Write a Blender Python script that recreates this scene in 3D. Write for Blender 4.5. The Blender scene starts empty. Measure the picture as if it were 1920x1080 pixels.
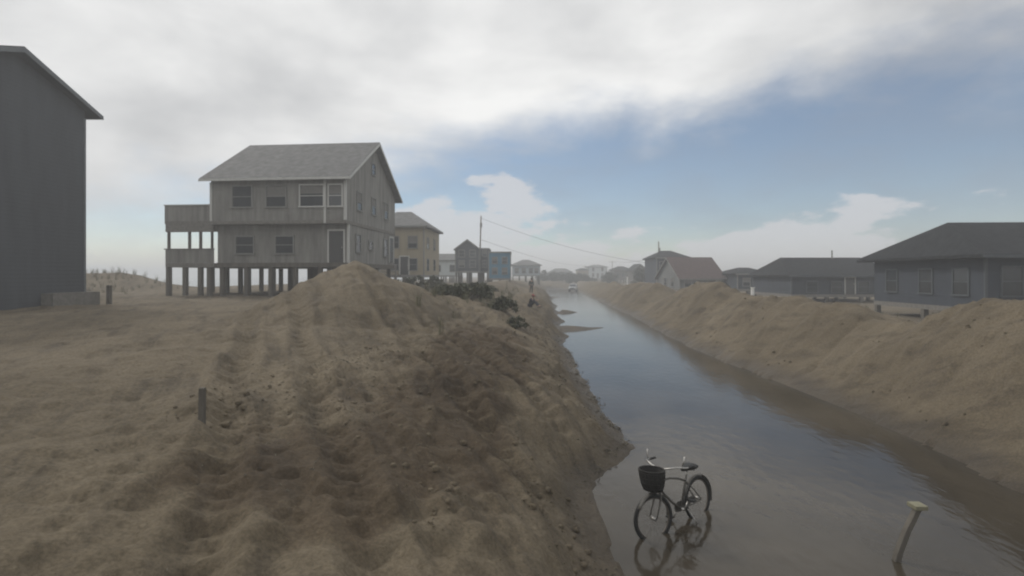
import bpy, math, random
import numpy as np
from mathutils import Vector, Matrix
random.seed(7)
R = math.radians
sc = bpy.context.scene
COL = sc.collection

# ------------------------------------------------------------------ camera
EYE = 3.7
cd = bpy.data.cameras.new('camera')
cd.sensor_width = 36.0
cd.lens = 18.0
cd.shift_y = -25.0 / 1920.0
cd.clip_start = 0.05
cd.clip_end = 8000
cam = bpy.data.objects.new('camera', cd)
cam.location = (0, 0, EYE)
cam.rotation_euler = (R(90), 0, 0)
COL.objects.link(cam)
sc.camera = cam

# ------------------------------------------------------------------ world, sun, exposure
SUN_EL, SUN_AZ = R(40), R(-52)          # sun behind the cloud ahead of the camera, a little left
w = bpy.data.worlds.new('World')
sc.world = w
w.use_nodes = True
nt = w.node_tree
nt.nodes.clear()
def wn(kind, **kw):
    n = nt.nodes.new(kind)
    for k, v in kw.items():
        setattr(n, k, v)
    return n
def wm(op, a, b=None, c=None, clamp=False):
    n = nt.nodes.new('ShaderNodeMath')
    n.operation = op
    n.use_clamp = clamp
    for i, v in enumerate((a, b, c)):
        if v is None:
            continue
        if isinstance(v, (int, float)):
            n.inputs[i].default_value = v
        else:
            nt.links.new(v, n.inputs[i])
    return n.outputs[0]
def wsmooth(v, a, b):
    n = nt.nodes.new('ShaderNodeMapRange')
    n.interpolation_type = 'SMOOTHSTEP'
    n.inputs['From Min'].default_value = a
    n.inputs['From Max'].default_value = b
    nt.links.new(v, n.inputs['Value'])
    return n.outputs['Result']
def wnoise(vec, scale, detail, rough=0.55, dist=0.0):
    n = nt.nodes.new('ShaderNodeTexNoise')
    n.inputs['Scale'].default_value = scale
    n.inputs['Detail'].default_value = detail
    n.inputs['Roughness'].default_value = rough
    n.inputs['Distortion'].default_value = dist
    nt.links.new(vec, n.inputs['Vector'])
    return n.outputs['Fac']
sky = wn('ShaderNodeTexSky', sky_type='NISHITA')
sky.sun_disc = False
sky.sun_elevation = SUN_EL
sky.sun_rotation = SUN_AZ
sky.air_density = 1.0
sky.dust_density = 0.1
sky.ozone_density = 1.4
tc = wn('ShaderNodeTexCoord')
sep = wn('ShaderNodeSeparateXYZ')
nt.links.new(tc.outputs['Generated'], sep.inputs[0])
dx, dy, dz = sep.outputs
mp = wn('ShaderNodeMapping')
mp.inputs['Scale'].default_value = (1, 1, 2.2)
nt.links.new(tc.outputs['Generated'], mp.inputs['Vector'])
big = wnoise(mp.outputs[0], 2.3, 6, 0.55, 0.3)
mid = wnoise(mp.outputs[0], 6.0, 7, 0.58, 0.2)
# cloud deck: covers the zenith and the seaward side, open towards the land (right)
land = wm('ADD', wm('MULTIPLY', dx, math.sin(R(22))), wm('MULTIPLY', dy, math.cos(R(22))))
edge = wm('ADD', wm('MULTIPLY', land, 0.48), -0.165)
deck = wm('SUBTRACT', dz, edge)
deck = wm('ADD', deck, wm('MULTIPLY', wm('SUBTRACT', big, 0.5), 0.30))
deck = wm('ADD', deck, wm('MULTIPLY', wm('SUBTRACT', mid, 0.5), 0.16))
m_deck = wsmooth(deck, -0.085, 0.10)
# heaped clouds low over the horizon
mp2 = wn('ShaderNodeMapping')
mp2.inputs['Scale'].default_value = (1, 1, 2.6)
mp2.inputs['Location'].default_value = (0.35, 0.1, 0.0)
nt.links.new(tc.outputs['Generated'], mp2.inputs['Vector'])
cum = wnoise(mp2.outputs[0], 5.0, 8, 0.56)
low = wm('SUBTRACT', wm('MULTIPLY', wm('SUBTRACT', cum, 0.34), 0.52), wm('MULTIPLY', dz, 1.3))
def near_dir(u, v, a, b_, gain):
    q = Vector((u, 1.0, v)).normalized()
    n_ = nt.nodes.new('ShaderNodeVectorMath'); n_.operation = 'DOT_PRODUCT'
    nt.links.new(tc.outputs['Generated'], n_.inputs[0]); n_.inputs[1].default_value = q
    return wm('MULTIPLY', wsmooth(n_.outputs['Value'], a, b_), gain)
low = wm('ADD', low, wm('ADD', near_dir(-0.13, 0.15, 0.962, 1.0, 0.155), near_dir(0.46, 0.02, 0.955, 0.998, 0.045)))
m_low = wm('MULTIPLY', wsmooth(low, -0.004, 0.032), 0.82)
mask = m_deck
shade = wnoise(mp.outputs[0], 2.4, 5, 0.5, 0.2)
ramp = wn('ShaderNodeValToRGB')
ramp.color_ramp.elements[0].position = 0.30
ramp.color_ramp.elements[0].color = (5.2, 5.3, 5.45, 1)
ramp.color_ramp.elements[1].position = 0.66
ramp.color_ramp.elements[1].color = (9.6, 9.6, 9.5, 1)
nt.links.new(shade, ramp.inputs[0])
mix = wn('ShaderNodeMix', data_type='RGBA')
nt.links.new(mask, mix.inputs['Factor'])
nt.links.new(sky.outputs[0], mix.inputs['A'])
nt.links.new(ramp.outputs[0], mix.inputs['B'])
mixl = wn('ShaderNodeMix', data_type='RGBA')
nt.links.new(m_low, mixl.inputs['Factor'])
veil = wn('ShaderNodeMix', data_type='RGBA')
nt.links.new(wm('ADD', wm('MULTIPLY', wsmooth(mid, 0.3, 0.75), 0.25), 0.20), veil.inputs['Factor'])
nt.links.new(sky.outputs[0], veil.inputs['A'])
veil.inputs['B'].default_value = (2.9, 3.3, 4.0, 1)
nt.links.new(veil.outputs['Result'], mixl.inputs['A'])
mixl.inputs['B'].default_value = (6.6, 6.7, 7.0, 1)
nt.links.new(mixl.outputs['Result'], mix.inputs['A'])
bg = wn('ShaderNodeBackground')
bg.inputs['Strength'].default_value = 0.1
nt.links.new(mix.outputs['Result'], bg.inputs['Color'])
wo = wn('ShaderNodeOutputWorld')
nt.links.new(bg.outputs[0], wo.inputs['Surface'])

ld = bpy.data.lights.new('sun', 'SUN')
ld.energy = 1.5
ld.angle = R(10)
ld.color = (1.0, 0.95, 0.87)
sun = bpy.data.objects.new('sun', ld)
sd = Vector((math.sin(SUN_AZ) * math.cos(SUN_EL), math.cos(SUN_AZ) * math.cos(SUN_EL), math.sin(SUN_EL)))
sun.rotation_euler = sd.to_track_quat('Z', 'Y').to_euler()
sun.location = (0, 0, 40)
COL.objects.link(sun)
vs = sc.view_settings
vs.view_transform = 'Standard'
vs.look = 'None'
vs.exposure = 0.0
vs.gamma = 1.0
vs.use_curve_mapping = False
sc.cycles.use_denoising = True
sc.cycles.max_bounces = 6
sc.cycles.volume_bounces = 1
sc.cycles.filter_width = 2.1

# ------------------------------------------------------------------ materials
MAT = {}
def mat(name, col, rough=0.8, var=0.18, scale=3.0, bump=0.0, bscale=40.0, metal=0.0, spec=0.4, lap=None, streak=False):
    """procedural painted / weathered surface: two-tone noise, optional lap-board relief and fine bump"""
    if name in MAT:
        return MAT[name]
    m = bpy.data.materials.new(name)
    m.use_nodes = True
    n, l = m.node_tree.nodes, m.node_tree.links
    b = n['Principled BSDF']
    b.inputs['Roughness'].default_value = rough
    b.inputs['Metallic'].default_value = metal
    b.inputs['Specular IOR Level'].default_value = spec
    t = n.new('ShaderNodeTexCoord')
    ns = n.new('ShaderNodeTexNoise')
    ns.inputs['Scale'].default_value = scale
    ns.inputs['Detail'].default_value = 6
    ns.inputs['Roughness'].default_value = 0.62
    src = t.outputs['Object']
    if streak:
        mpn = n.new('ShaderNodeMapping')
        mpn.inputs['Scale'].default_value = (1.0, 1.0, 0.14)
        l.new(src, mpn.inputs['Vector'])
        l.new(mpn.outputs[0], ns.inputs['Vector'])
    else:
        l.new(src, ns.inputs['Vector'])
    rp = n.new('ShaderNodeValToRGB')
    rp.color_ramp.elements[0].position = 0.3
    rp.color_ramp.elements[1].position = 0.72
    rp.color_ramp.elements[0].color = tuple(c * (1 - var) for c in col) + (1,)
    rp.color_ramp.elements[1].color = tuple(min(1, c * (1 + var)) for c in col) + (1,)
    l.new(ns.outputs['Fac'], rp.inputs[0])
    l.new(rp.outputs[0], b.inputs['Base Color'])
    h = None
    if lap:
        sp = n.new('ShaderNodeSeparateXYZ')
        l.new(src, sp.inputs[0])
        d = n.new('ShaderNodeMath'); d.operation = 'DIVIDE'
        l.new(sp.outputs['Z'], d.inputs[0]); d.inputs[1].default_value = lap
        f = n.new('ShaderNodeMath'); f.operation = 'FRACT'
        l.new(d.outputs[0], f.inputs[0])
        g = n.new('ShaderNodeMath'); g.operation = 'SUBTRACT'
        g.inputs[0].default_value = 1.0
        l.new(f.outputs[0], g.inputs[1])
        bp = n.new('ShaderNodeBump')
        bp.inputs['Strength'].default_value = 0.8
        bp.inputs['Distance'].default_value = 0.025
        l.new(g.outputs[0], bp.inputs['Height'])
        h = bp
    if bump:
        n2 = n.new('ShaderNodeTexNoise')
        n2.inputs['Scale'].default_value = bscale
        n2.inputs['Detail'].default_value = 5
        l.new(src, n2.inputs['Vector'])
        bp = n.new('ShaderNodeBump')
        bp.inputs['Strength'].default_value = bump
        bp.inputs['Distance'].default_value = 0.02
        l.new(n2.outputs['Fac'], bp.inputs['Height'])
        if h:
            l.new(h.outputs[0], bp.inputs['Normal'])
        h = bp
    if h:
        l.new(h.outputs[0], b.inputs['Normal'])
    MAT[name] = m
    return m

WHITE = mat('white_trim', (0.48, 0.48, 0.46), 0.6, 0.1, 5, streak=True)
GREYTRIM = mat('weathered_grey_trim', (0.20, 0.20, 0.19), 0.8, 0.15, 5, streak=True)
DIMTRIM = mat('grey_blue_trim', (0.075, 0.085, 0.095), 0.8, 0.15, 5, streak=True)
PILE = mat('weathered_piling', (0.11, 0.10, 0.085), 0.9, 0.3, 6, 0.4, 30, streak=True)
DECK = mat('weathered_deck', (0.17, 0.16, 0.145), 0.9, 0.25, 6, 0.4, 30)
GLASS = mat('window_glass', (0.03, 0.035, 0.04), 0.08, 0.2, 2, spec=0.6)
SHINGLE = mat('grey_shingles', (0.13, 0.13, 0.13), 0.92, 0.34, 2.5, 0.7, 18, lap=None)
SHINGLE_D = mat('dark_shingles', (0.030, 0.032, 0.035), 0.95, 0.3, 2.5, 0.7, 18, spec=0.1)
SHINGLE_R = mat('red_brown_shingles', (0.085, 0.058, 0.055), 0.92, 0.22, 2.5, 0.7, 18)
CEDAR = mat('grey_cedar_siding', (0.20, 0.195, 0.18), 0.9, 0.36, 2.5, 0.3, 25, lap=0.16, streak=True)
SLATE = mat('dark_grey_siding', (0.06, 0.066, 0.074), 0.85, 0.16, 2.0, 0.2, 25, lap=0.18, streak=True)
TAN = mat('tan_siding', (0.29, 0.25, 0.18), 0.85, 0.14, 2.0, 0.2, 25, lap=0.18, streak=True)
TEAL = mat('teal_siding', (0.06, 0.17, 0.26), 0.85, 0.12, 2.0, 0.2, 25, lap=0.18, streak=True)
PALE = mat('pale_grey_siding', (0.46, 0.50, 0.50), 0.8, 0.1, 2.0, 0.2, 25, lap=0.18, streak=True)
PALEBLUE = mat('pale_blue_siding', (0.30, 0.35, 0.38), 0.8, 0.1, 2.0, 0.2, 25, lap=0.18, streak=True)
BROWN = mat('brown_siding', (0.08, 0.07, 0.06), 0.9, 0.18, 2.0, 0.3, 25, lap=0.18, streak=True)
GREYSIDE = mat('grey_siding', (0.15, 0.155, 0.155), 0.85, 0.14, 2.0, 0.2, 25, lap=0.18, streak=True)
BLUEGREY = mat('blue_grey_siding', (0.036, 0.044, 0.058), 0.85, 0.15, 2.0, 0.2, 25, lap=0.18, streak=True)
DOORM = mat('dark_door', (0.06, 0.06, 0.06), 0.5, 0.1, 3)
BLACK = mat('black_plastic', (0.018, 0.018, 0.018), 0.6, 0.2, 12)
RUBBER = mat('tyre_rubber', (0.02, 0.02, 0.02), 0.85, 0.2, 12)
CHROME = mat('dull_chrome', (0.42, 0.41, 0.39), 0.42, 0.15, 10, metal=1.0)
RUST = mat('salt_dulled_steel', (0.13, 0.115, 0.10), 0.6, 0.3, 20, metal=0.6)
WICKER = mat('black_wicker', (0.022, 0.02, 0.018), 0.8, 0.4, 40, 0.8, 90)

# ------------------------------------------------------------------ mesh helpers
class MB:
    def __init__(self):
        self.v, self.f = [], []
    def add(self, vs_, fs_):
        o = len(self.v)
        self.v += [tuple(p) for p in vs_]
        self.f += [tuple(i + o for i in f) for f in fs_]
        return self
    def box(self, x0, x1, y0, y1, z0, z1):
        return self.add([(x0, y0, z0), (x1, y0, z0), (x1, y1, z0), (x0, y1, z0), (x0, y0, z1), (x1, y0, z1), (x1, y1, z1), (x0, y1, z1)],
                        [(0, 3, 2, 1), (4, 5, 6, 7), (0, 1, 5, 4), (1, 2, 6, 5), (2, 3, 7, 6), (3, 0, 4, 7)])
    def prism(self, poly, a, b, axis='x'):
        """extrude a closed 2-D polygon along an axis from a to b"""
        n = len(poly)
        def p3(q, t):
            return (t, q[0], q[1]) if axis == 'x' else ((q[0], t, q[1]) if axis == 'y' else (q[0], q[1], t))
        vv = [p3(q, a) for q in poly] + [p3(q, b) for q in poly]
        ff = [tuple(range(n))[::-1], tuple(range(n, 2 * n))] + [(i, (i + 1) % n, n + (i + 1) % n, n + i) for i in range(n)]
        return self.add(vv, ff)
    def tube(self, pts, rad, seg=8, caps=True):
        pts = [Vector(p) for p in pts]
        if not hasattr(rad, '__len__'):
            rad = [rad] * len(pts)
        vv, ff = [], []
        prev = None
        for i, p in enumerate(pts):
            t = (pts[min(i + 1, len(pts) - 1)] - pts[max(i - 1, 0)])
            t.normalize()
            if prev is None:
                a = Vector((0, 0, 1)) if abs(t.z) < 0.9 else Vector((1, 0, 0))
                n = t.cross(a).normalized()
            else:
                n = (prev - t * prev.dot(t)).normalized()
            prev = n
            bn = t.cross(n)
            for k in range(seg):
                an = 2 * math.pi * k / seg
                vv.append(p + (n * math.cos(an) + bn * math.sin(an)) * rad[i])
        for i in range(len(pts) - 1):
            for k in range(seg):
                a, b = i * seg + k, i * seg + (k + 1) % seg
                ff.append((a, b, b + seg, a + seg))
        if caps:
            ff.append(tuple(range(seg))[::-1])
            ff.append(tuple(range((len(pts) - 1) * seg, len(pts) * seg)))
        return self.add(vv, ff)
    def ring(self, c, r, rr, seg=40, sub=8, axis='y'):
        """torus"""
        vv, ff = [], []
        for i in range(seg):
            a = 2 * math.pi * i / seg
            for k in range(sub):
                b = 2 * math.pi * k / sub
                q = r + rr * math.cos(b)
                u, v2, t = q * math.cos(a), q * math.sin(a), rr * math.sin(b)
                vv.append((c[0] + u, c[1] + t, c[2] + v2) if axis == 'y' else (c[0] + u, c[1] + v2, c[2] + t))
        for i in range(seg):
            for k in range(sub):
                j, q = (i + 1) % seg, (k + 1) % sub
                ff.append((i * sub + k, j * sub + k, j * sub + q, i * sub + q))
        return self.add(vv, ff)
    def build(self, name, m, parent=None, smooth=False, bevel=0.0):
        me = bpy.data.meshes.new(name)
        me.from_pydata(self.v, [], self.f)
        me.update()
        o = bpy.data.objects.new(name, me)
        if m:
            me.materials.append(m)
        if smooth:
            me.polygons.foreach_set('use_smooth', [True] * len(me.polygons))
        COL.objects.link(o)
        if parent:
            o.parent = parent
        if bevel:
            bv = o.modifiers.new('bevel', 'BEVEL')
            bv.width = bevel
            bv.segments = 2
        return o

def tag(o, label=None, cat=None, group=None, kind=None):
    if label: o['label'] = label
    if cat: o['category'] = cat
    if group: o['group'] = group
    if kind: o['kind'] = kind
    return o
def empty(name, loc, rz=0.0):
    o = bpy.data.objects.new(name, None)
    o.location = loc
    o.rotation_euler = (0, 0, rz)
    o.empty_display_size = 0.2
    COL.objects.link(o)
    return o
def at(px, py, d):
    """a point d metres ahead of the camera, read off the 1920x1080 photograph"""
    return Vector(((px - 960) / 960 * d, d, EYE + (515 - py) / 960 * d))

# ------------------------------------------------------------------ terrain
_rng = np.random.RandomState(11)
_perm = np.concatenate([_rng.permutation(512)] * 3)
_gr = _rng.rand(512) * 2 * np.pi
_gx, _gy = np.cos(_gr), np.sin(_gr)
def pn(x, y):
    xi, yi = np.floor(x).astype(int), np.floor(y).astype(int)
    fx, fy = x - xi, y - yi
    def g(ix, iy, ax, ay):
        h = _perm[_perm[ix & 511] + (iy & 511)]
        return _gx[h] * ax + _gy[h] * ay
    u = fx * fx * fx * (fx * (fx * 6 - 15) + 10)
    v = fy * fy * fy * (fy * (fy * 6 - 15) + 10)
    a = g(xi, yi, fx, fy); b = g(xi + 1, yi, fx - 1, fy)
    c = g(xi, yi + 1, fx, fy - 1); d = g(xi + 1, yi + 1, fx - 1, fy - 1)
    return (a * (1 - u) + b * u) * (1 - v) + (c * (1 - u) + d * u) * v
def fbm(x, y, o=4, g=0.5):
    s, a, f = 0, 1.0, 1.0
    for i in range(o):
        s = s + a * pn(x * f + 17.3 * i, y * f - 9.1 * i)
        a *= g; f *= 2.03
    return s
def sst(x, a, b):
    t = np.clip((x - a) / (b - a), 0, 1)
    return t * t * (3 - 2 * t)
def gs(x, c, s):
    return np.exp(-((x - c) / s) ** 2)
YL = [-40, 4, 6.3, 7.5, 9.2, 10.0, 10.9, 13.0, 16, 21, 27, 31, 36, 42, 50, 70, 118, 135, 150, 175]
XL = [1.0, 1.2, 1.35, 1.35, 1.45, 2.15, 2.62, 2.50, 2.50, 2.66, 2.75, 3.15, 3.6, 3.85, 4.6, 5.6, 8.5, 10.2, 14.0, 26.0]
YR = [-40, 4, 9.2, 11.3, 13, 16, 20, 25, 34, 44, 60, 118, 135, 150, 175]
XR = [8.4, 8.4, 8.7, 9.0, 9.2, 9.2, 9.1, 9.0, 9.7, 10.6, 11.5, 15.0, 16.0, 16.5, 26.0]
def xl_(y): return np.interp(y, YL, XL)
def xr_(y): return np.interp(y, YR, XR)
def height(x, y):
    x = np.asarray(x, float); y = np.asarray(y, float)
    far = sst(y, 60, 200)
    wob = 0.22 * fbm(x * 0.25 + 3, y * 0.45, 3) * sst(y, 9, 20) + 0.13 * fbm(x * 1.1, y * 1.1, 4, 0.6)
    lobe = 0.55 * gs(y, 31.0, 1.8) + gs(y, 41.0, 2.2) + 0.45 * gs(y, 50, 2.4) + 0.8 * gs(y, 61, 3.5) + 0.8 * gs(y, 78, 4)
    t = xl_(y) - x + wob + 0.55 * lobe - 0.2 * sst(y, 28, 34)                    # metres left of the left waterline
    u = x - xr_(y) + wob                    # metres right of the right waterline
    # left bank and plain
    scarp = 0.16 * sst(t + 0.5 * fbm(x * 0.5, y * 0.35 + 5, 3), 1.15, 1.32) * sst(y, 8, 14)
    bank = 2.05 * (1 - np.exp(-np.maximum(t, 0) / (2.5 + 1.2 * far))) + scarp - 0.14 * sst(t, 2, 5)
    bank = bank * (0.3 + 0.7 * sst(t, 0.0, 1.1)) * (1 - 0.35 * far) + 0.2 * sst(t, 3, 9)
    r = np.hypot((x + 6.2) * 0.95, (y - 20.3) * 0.62)
    pile = np.maximum(0, 2.25 - np.sqrt(r * r + 0.06) * 0.62) * (1 + 0.10 * fbm(x * 0.6, y * 0.6, 3))
    r2 = np.hypot((x + 2.6) * 0.7, (y - 24.5) * 0.5)
    pile2 = np.maximum(0, 0.95 - np.sqrt(r2 * r2 + 0.5) * 0.40)
    ridge = 0.75 * gs(t, 6.6, 2.4) * sst(y, 33, 46) * (1 - far) * (0.8 + 0.7 * fbm(x * 0.05 + 8, y * 0.12, 2))
    plain_n = 0.16 * fbm(x * 0.22 + 40, y * 0.22, 4) * sst(t, 2.5, 7)
    lump = 0.13 * fbm(x * 0.55 + 9, y * 0.55, 3) * sst(t, 0.4, 3.5) * (1 - sst(t, 9, 14))
    lump = lump + 0.62 * lobe * gs(t, 2.4, 1.5) * (0.8 + 0.8 * fbm(x * 0.4 + 2, y * 0.4, 3))
    L = np.maximum(bank + pile + pile2 + ridge + plain_n + lump, 0)
    # low dune behind the left house, then the beach falls away to the sea
    dune = 1.9 * gs(y, 46 + 5 * fbm(x * 0.06, 1.0 + 0 * x, 2), 6) * gs(x, -39, 6.5) * (1 + 0.25 * fbm(x * 0.3, y * 0.3, 3))
    sea = sst(-x, 34, 78)
    L = (L + dune) * (1 - sea) - 2.6 * sea
    # right berm pushed up by the plough
    H = 2.2 + 0.95 * gs(y, 34, 6.0) + 0.65 * gs(y, 22, 4.2) + 0.85 * gs(y, 12.5, 3.8) + 0.55 * gs(y, 57, 8) + 0.28 * fbm(0 * x + 2.2, y * 0.11, 2)
    H = H * (1 - 0.30 * far) - 1.15 * gs(y, 47, 2.3) - 0.25 * gs(y, 27.5, 1.6) - 0.3 * gs(y, 17, 1.6) + 0.3 * gs(y, 66, 4) - 0.35 * gs(y, 73, 3) + 0.3 * gs(y, 84, 5)
    cr = 3.4 + 0.5 * fbm(0 * x + 5, y * 0.16, 2)
    up = H * (0.55 * sst(u, -0.35, cr) + 0.45 * np.clip(u / cr, 0, 1) ** 1.05)
    dn = 1.0 + (H - 1.0) * (1 - sst(u, cr, cr + 4.2))
    soft = sst(u, cr - 0.9, cr + 0.9)
    Rr = up * (1 - soft) + dn * soft
    Rr = Rr + 0.42 * fbm(x * 0.42 + 70, y * 0.36, 4) * sst(u, 0.3, 2.2) * (1 - sst(u, 7, 11)) + 0.07 * fbm(x * 0.2, y * 0.2 + 30, 3) * sst(u, 6, 9)
    Rr = np.maximum(Rr, 0)
    # bed of the flooded road, with the low sandbar that shows
    mid_ = np.minimum(-t, -u)
    bed = -0.035 - 0.22 * sst(mid_, 0.1, 2.3) + 0.02 * fbm(x * 0.5, y * 0.5, 3)
    bar = 0.34 * gs(y, 35.2 + 0.35 * (x - 5) + 0.5 * fbm(x * 0.5 + 2, y * 0.2, 3), 1.5) * gs(x, 5.0, 2.5)
    bar2 = 0.31 * gs(y, 48.5 + 0.3 * x, 0.9) * gs(x, 5.2, 2.2) + 0.30 * gs(y, 84, 2.4) * gs(x, 9.0, 2.6)
    bed = bed + bar + bar2
    rise = sst(y, 122, 142)
    bed = bed * (1 - rise) + rise * (0.9 + 0.35 * fbm(x * 0.08, y * 0.05, 3))
    z = np.where(t > 0, L, np.where(u > 0, Rr, bed))
    # fine relief: churned sand, plough and tyre ruts, rills down the slope
    dry = sst(np.maximum(t, u), 0.1, 1.0) * (1 - sst(-x, 30, 60))
    near = 1 - sst(np.hypot(x, y), 40, 120)
    z = z + dry * near * (0.060 * fbm(x * 1.5, y * 1.5, 5, 0.62) - 0.05 * np.abs(pn(x * 1.1 + 4, y * 1.1)) + 0.012 * fbm(x * 7, y * 7, 2))
    face = sst(t, 0.5, 1.6) * (1 - sst(t, 4.5, 7.5)) * near + 0.8 * sst(u, 0.6, 1.6) * (1 - sst(u, 5, 8)) * near
    brk = fbm(x * 0.9 + 21, y * 0.6 + 2, 3)
    z = z + face * (0.085 * np.abs(fbm(x * 1.2 + 31, y * 0.9, 4, 0.6)) - 0.03 + 0.07 * sst(brk, 0.05, 0.16) - 0.05 * sst(fbm(x * 2.3, y * 1.8 + 7, 3), 0.15, 0.3) + 0.03 * fbm(x * 4.5, y * 4.5, 3, 0.6))
    # crawler tracks running diagonally down the left bank
    q = (x + 1.2) * 0.90 + (y - 10.5) * 0.43 + 0.25 * fbm(x * 0.3, y * 0.3 + 3, 2)
    p = -(x + 1.2) * 0.43 + (y - 10.5) * 0.90
    for c_, s_, dp in ((0.0, 0.22, 0.15), (1.55, 0.22, 0.15), (-2.6, 0.2, 0.12), (-3.9, 0.2, 0.12), (3.2, 0.18, 0.10), (-1.2, 0.12, 0.06)):
        gprof = gs(q, c_, s_)
        lipp = gs(q, c_ + 0.34, 0.12) + gs(q, c_ - 0.34, 0.12)
        cle = 0.72 + 0.28 * np.sin(p * 2 * np.pi / 0.30)
        z = z + dry * sst(t, 0.2, 1.2) * (1 - sst(y, 17, 22)) * (0.55 * dp * lipp - dp * gprof * cle)
    # rills
    rill = np.abs(pn(y * 0.85 + 0.4 * x + 0.3 * fbm(x, y * 0.5, 2), x * 0.16 + 3))
    z = z - dry * near * 0.10 * (1 - sst(rill, 0.0, 0.12)) * sst(t, 0.3, 1.5) * (1 - sst(t, 5, 8)) * sst(y, 11, 16)
    rill2 = np.abs(pn(y * 0.55 - 0.25 * x + 9, x * 0.12 + 13))
    z = z - dry * near * 0.13 * (1 - sst(rill2, 0.0, 0.13)) * sst(u, 0.3, 1.2) * (1 - sst(u, 3, 4.5))
    # footprints over the plain
    fp = sst(pn(x * 2.6 + 5, y * 2.6), 0.34, 0.5)
    z = z - 0.045 * fp * sst(t, 2.5, 5) * near * (y < 30)
    return z
def hz(x, y):
    return float(height(np.array([x]), np.array([y]))[0])
def axis(lo, hi, a, b, st, g):
    core = list(np.arange(a, b, st))
    out, s, p = [], st, a
    while p > lo:
        s *= g; p -= s; out.append(p)
    out = out[::-1] + core
    s, p = st, core[-1]
    while p < hi:
        s *= g; p += s; out.append(p)
    return np.array(out)
gxs = axis(-1450, 1450, -8.0, 5.0, 0.06, 1.022)
gys = axis(-300, 1450, 4.0, 14.0, 0.06, 1.011)
X, Y = np.meshgrid(gxs, gys)
Z = height(X, Y)
nx, ny = len(gxs), len(gys)
verts = np.stack([X.ravel(), Y.ravel(), Z.ravel()], 1)
idx = np.arange(nx * ny).reshape(ny, nx)
quads = np.stack([idx[:-1, :-1], idx[:-1, 1:], idx[1:, 1:], idx[1:, :-1]], -1).reshape(-1, 4)
me = bpy.data.meshes.new('sand_ground')
me.vertices.add(len(verts)); me.vertices.foreach_set('co', verts.ravel())
me.loops.add(quads.size); me.loops.foreach_set('vertex_index', quads.ravel())
me.polygons.add(len(quads))
me.polygons.foreach_set('loop_start', np.arange(0, quads.size, 4))
me.polygons.foreach_set('loop_total', np.full(len(quads), 4))
me.polygons.foreach_set('use_smooth', np.ones(len(quads), bool))
me.update(calc_edges=True)
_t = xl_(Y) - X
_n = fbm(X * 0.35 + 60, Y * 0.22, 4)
dark_face = gs(_t, 3.1 + 0.5 * fbm(Y * 0.1, Y * 0 + 4, 2), 1.9) * sst(Y, 2, 6) * (1 - sst(Y, 17, 24))  # mask for a darker band of sand along the left bank face
dark_face = sst(dark_face + 0.75 * _n + 0.25 * fbm(X * 1.7, Y * 1.2 + 8, 4, 0.6), 0.35, 0.85)
da = me.attributes.new('dark_bank_sand', 'FLOAT', 'POINT')
da.data.foreach_set('value', dark_face.ravel().astype(np.float32))
ground = bpy.data.objects.new('sand_ground', me)
COL.objects.link(ground)
tag(ground, 'ploughed sand banks and plain on both sides of the flooded road', None, None, 'structure')

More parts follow.
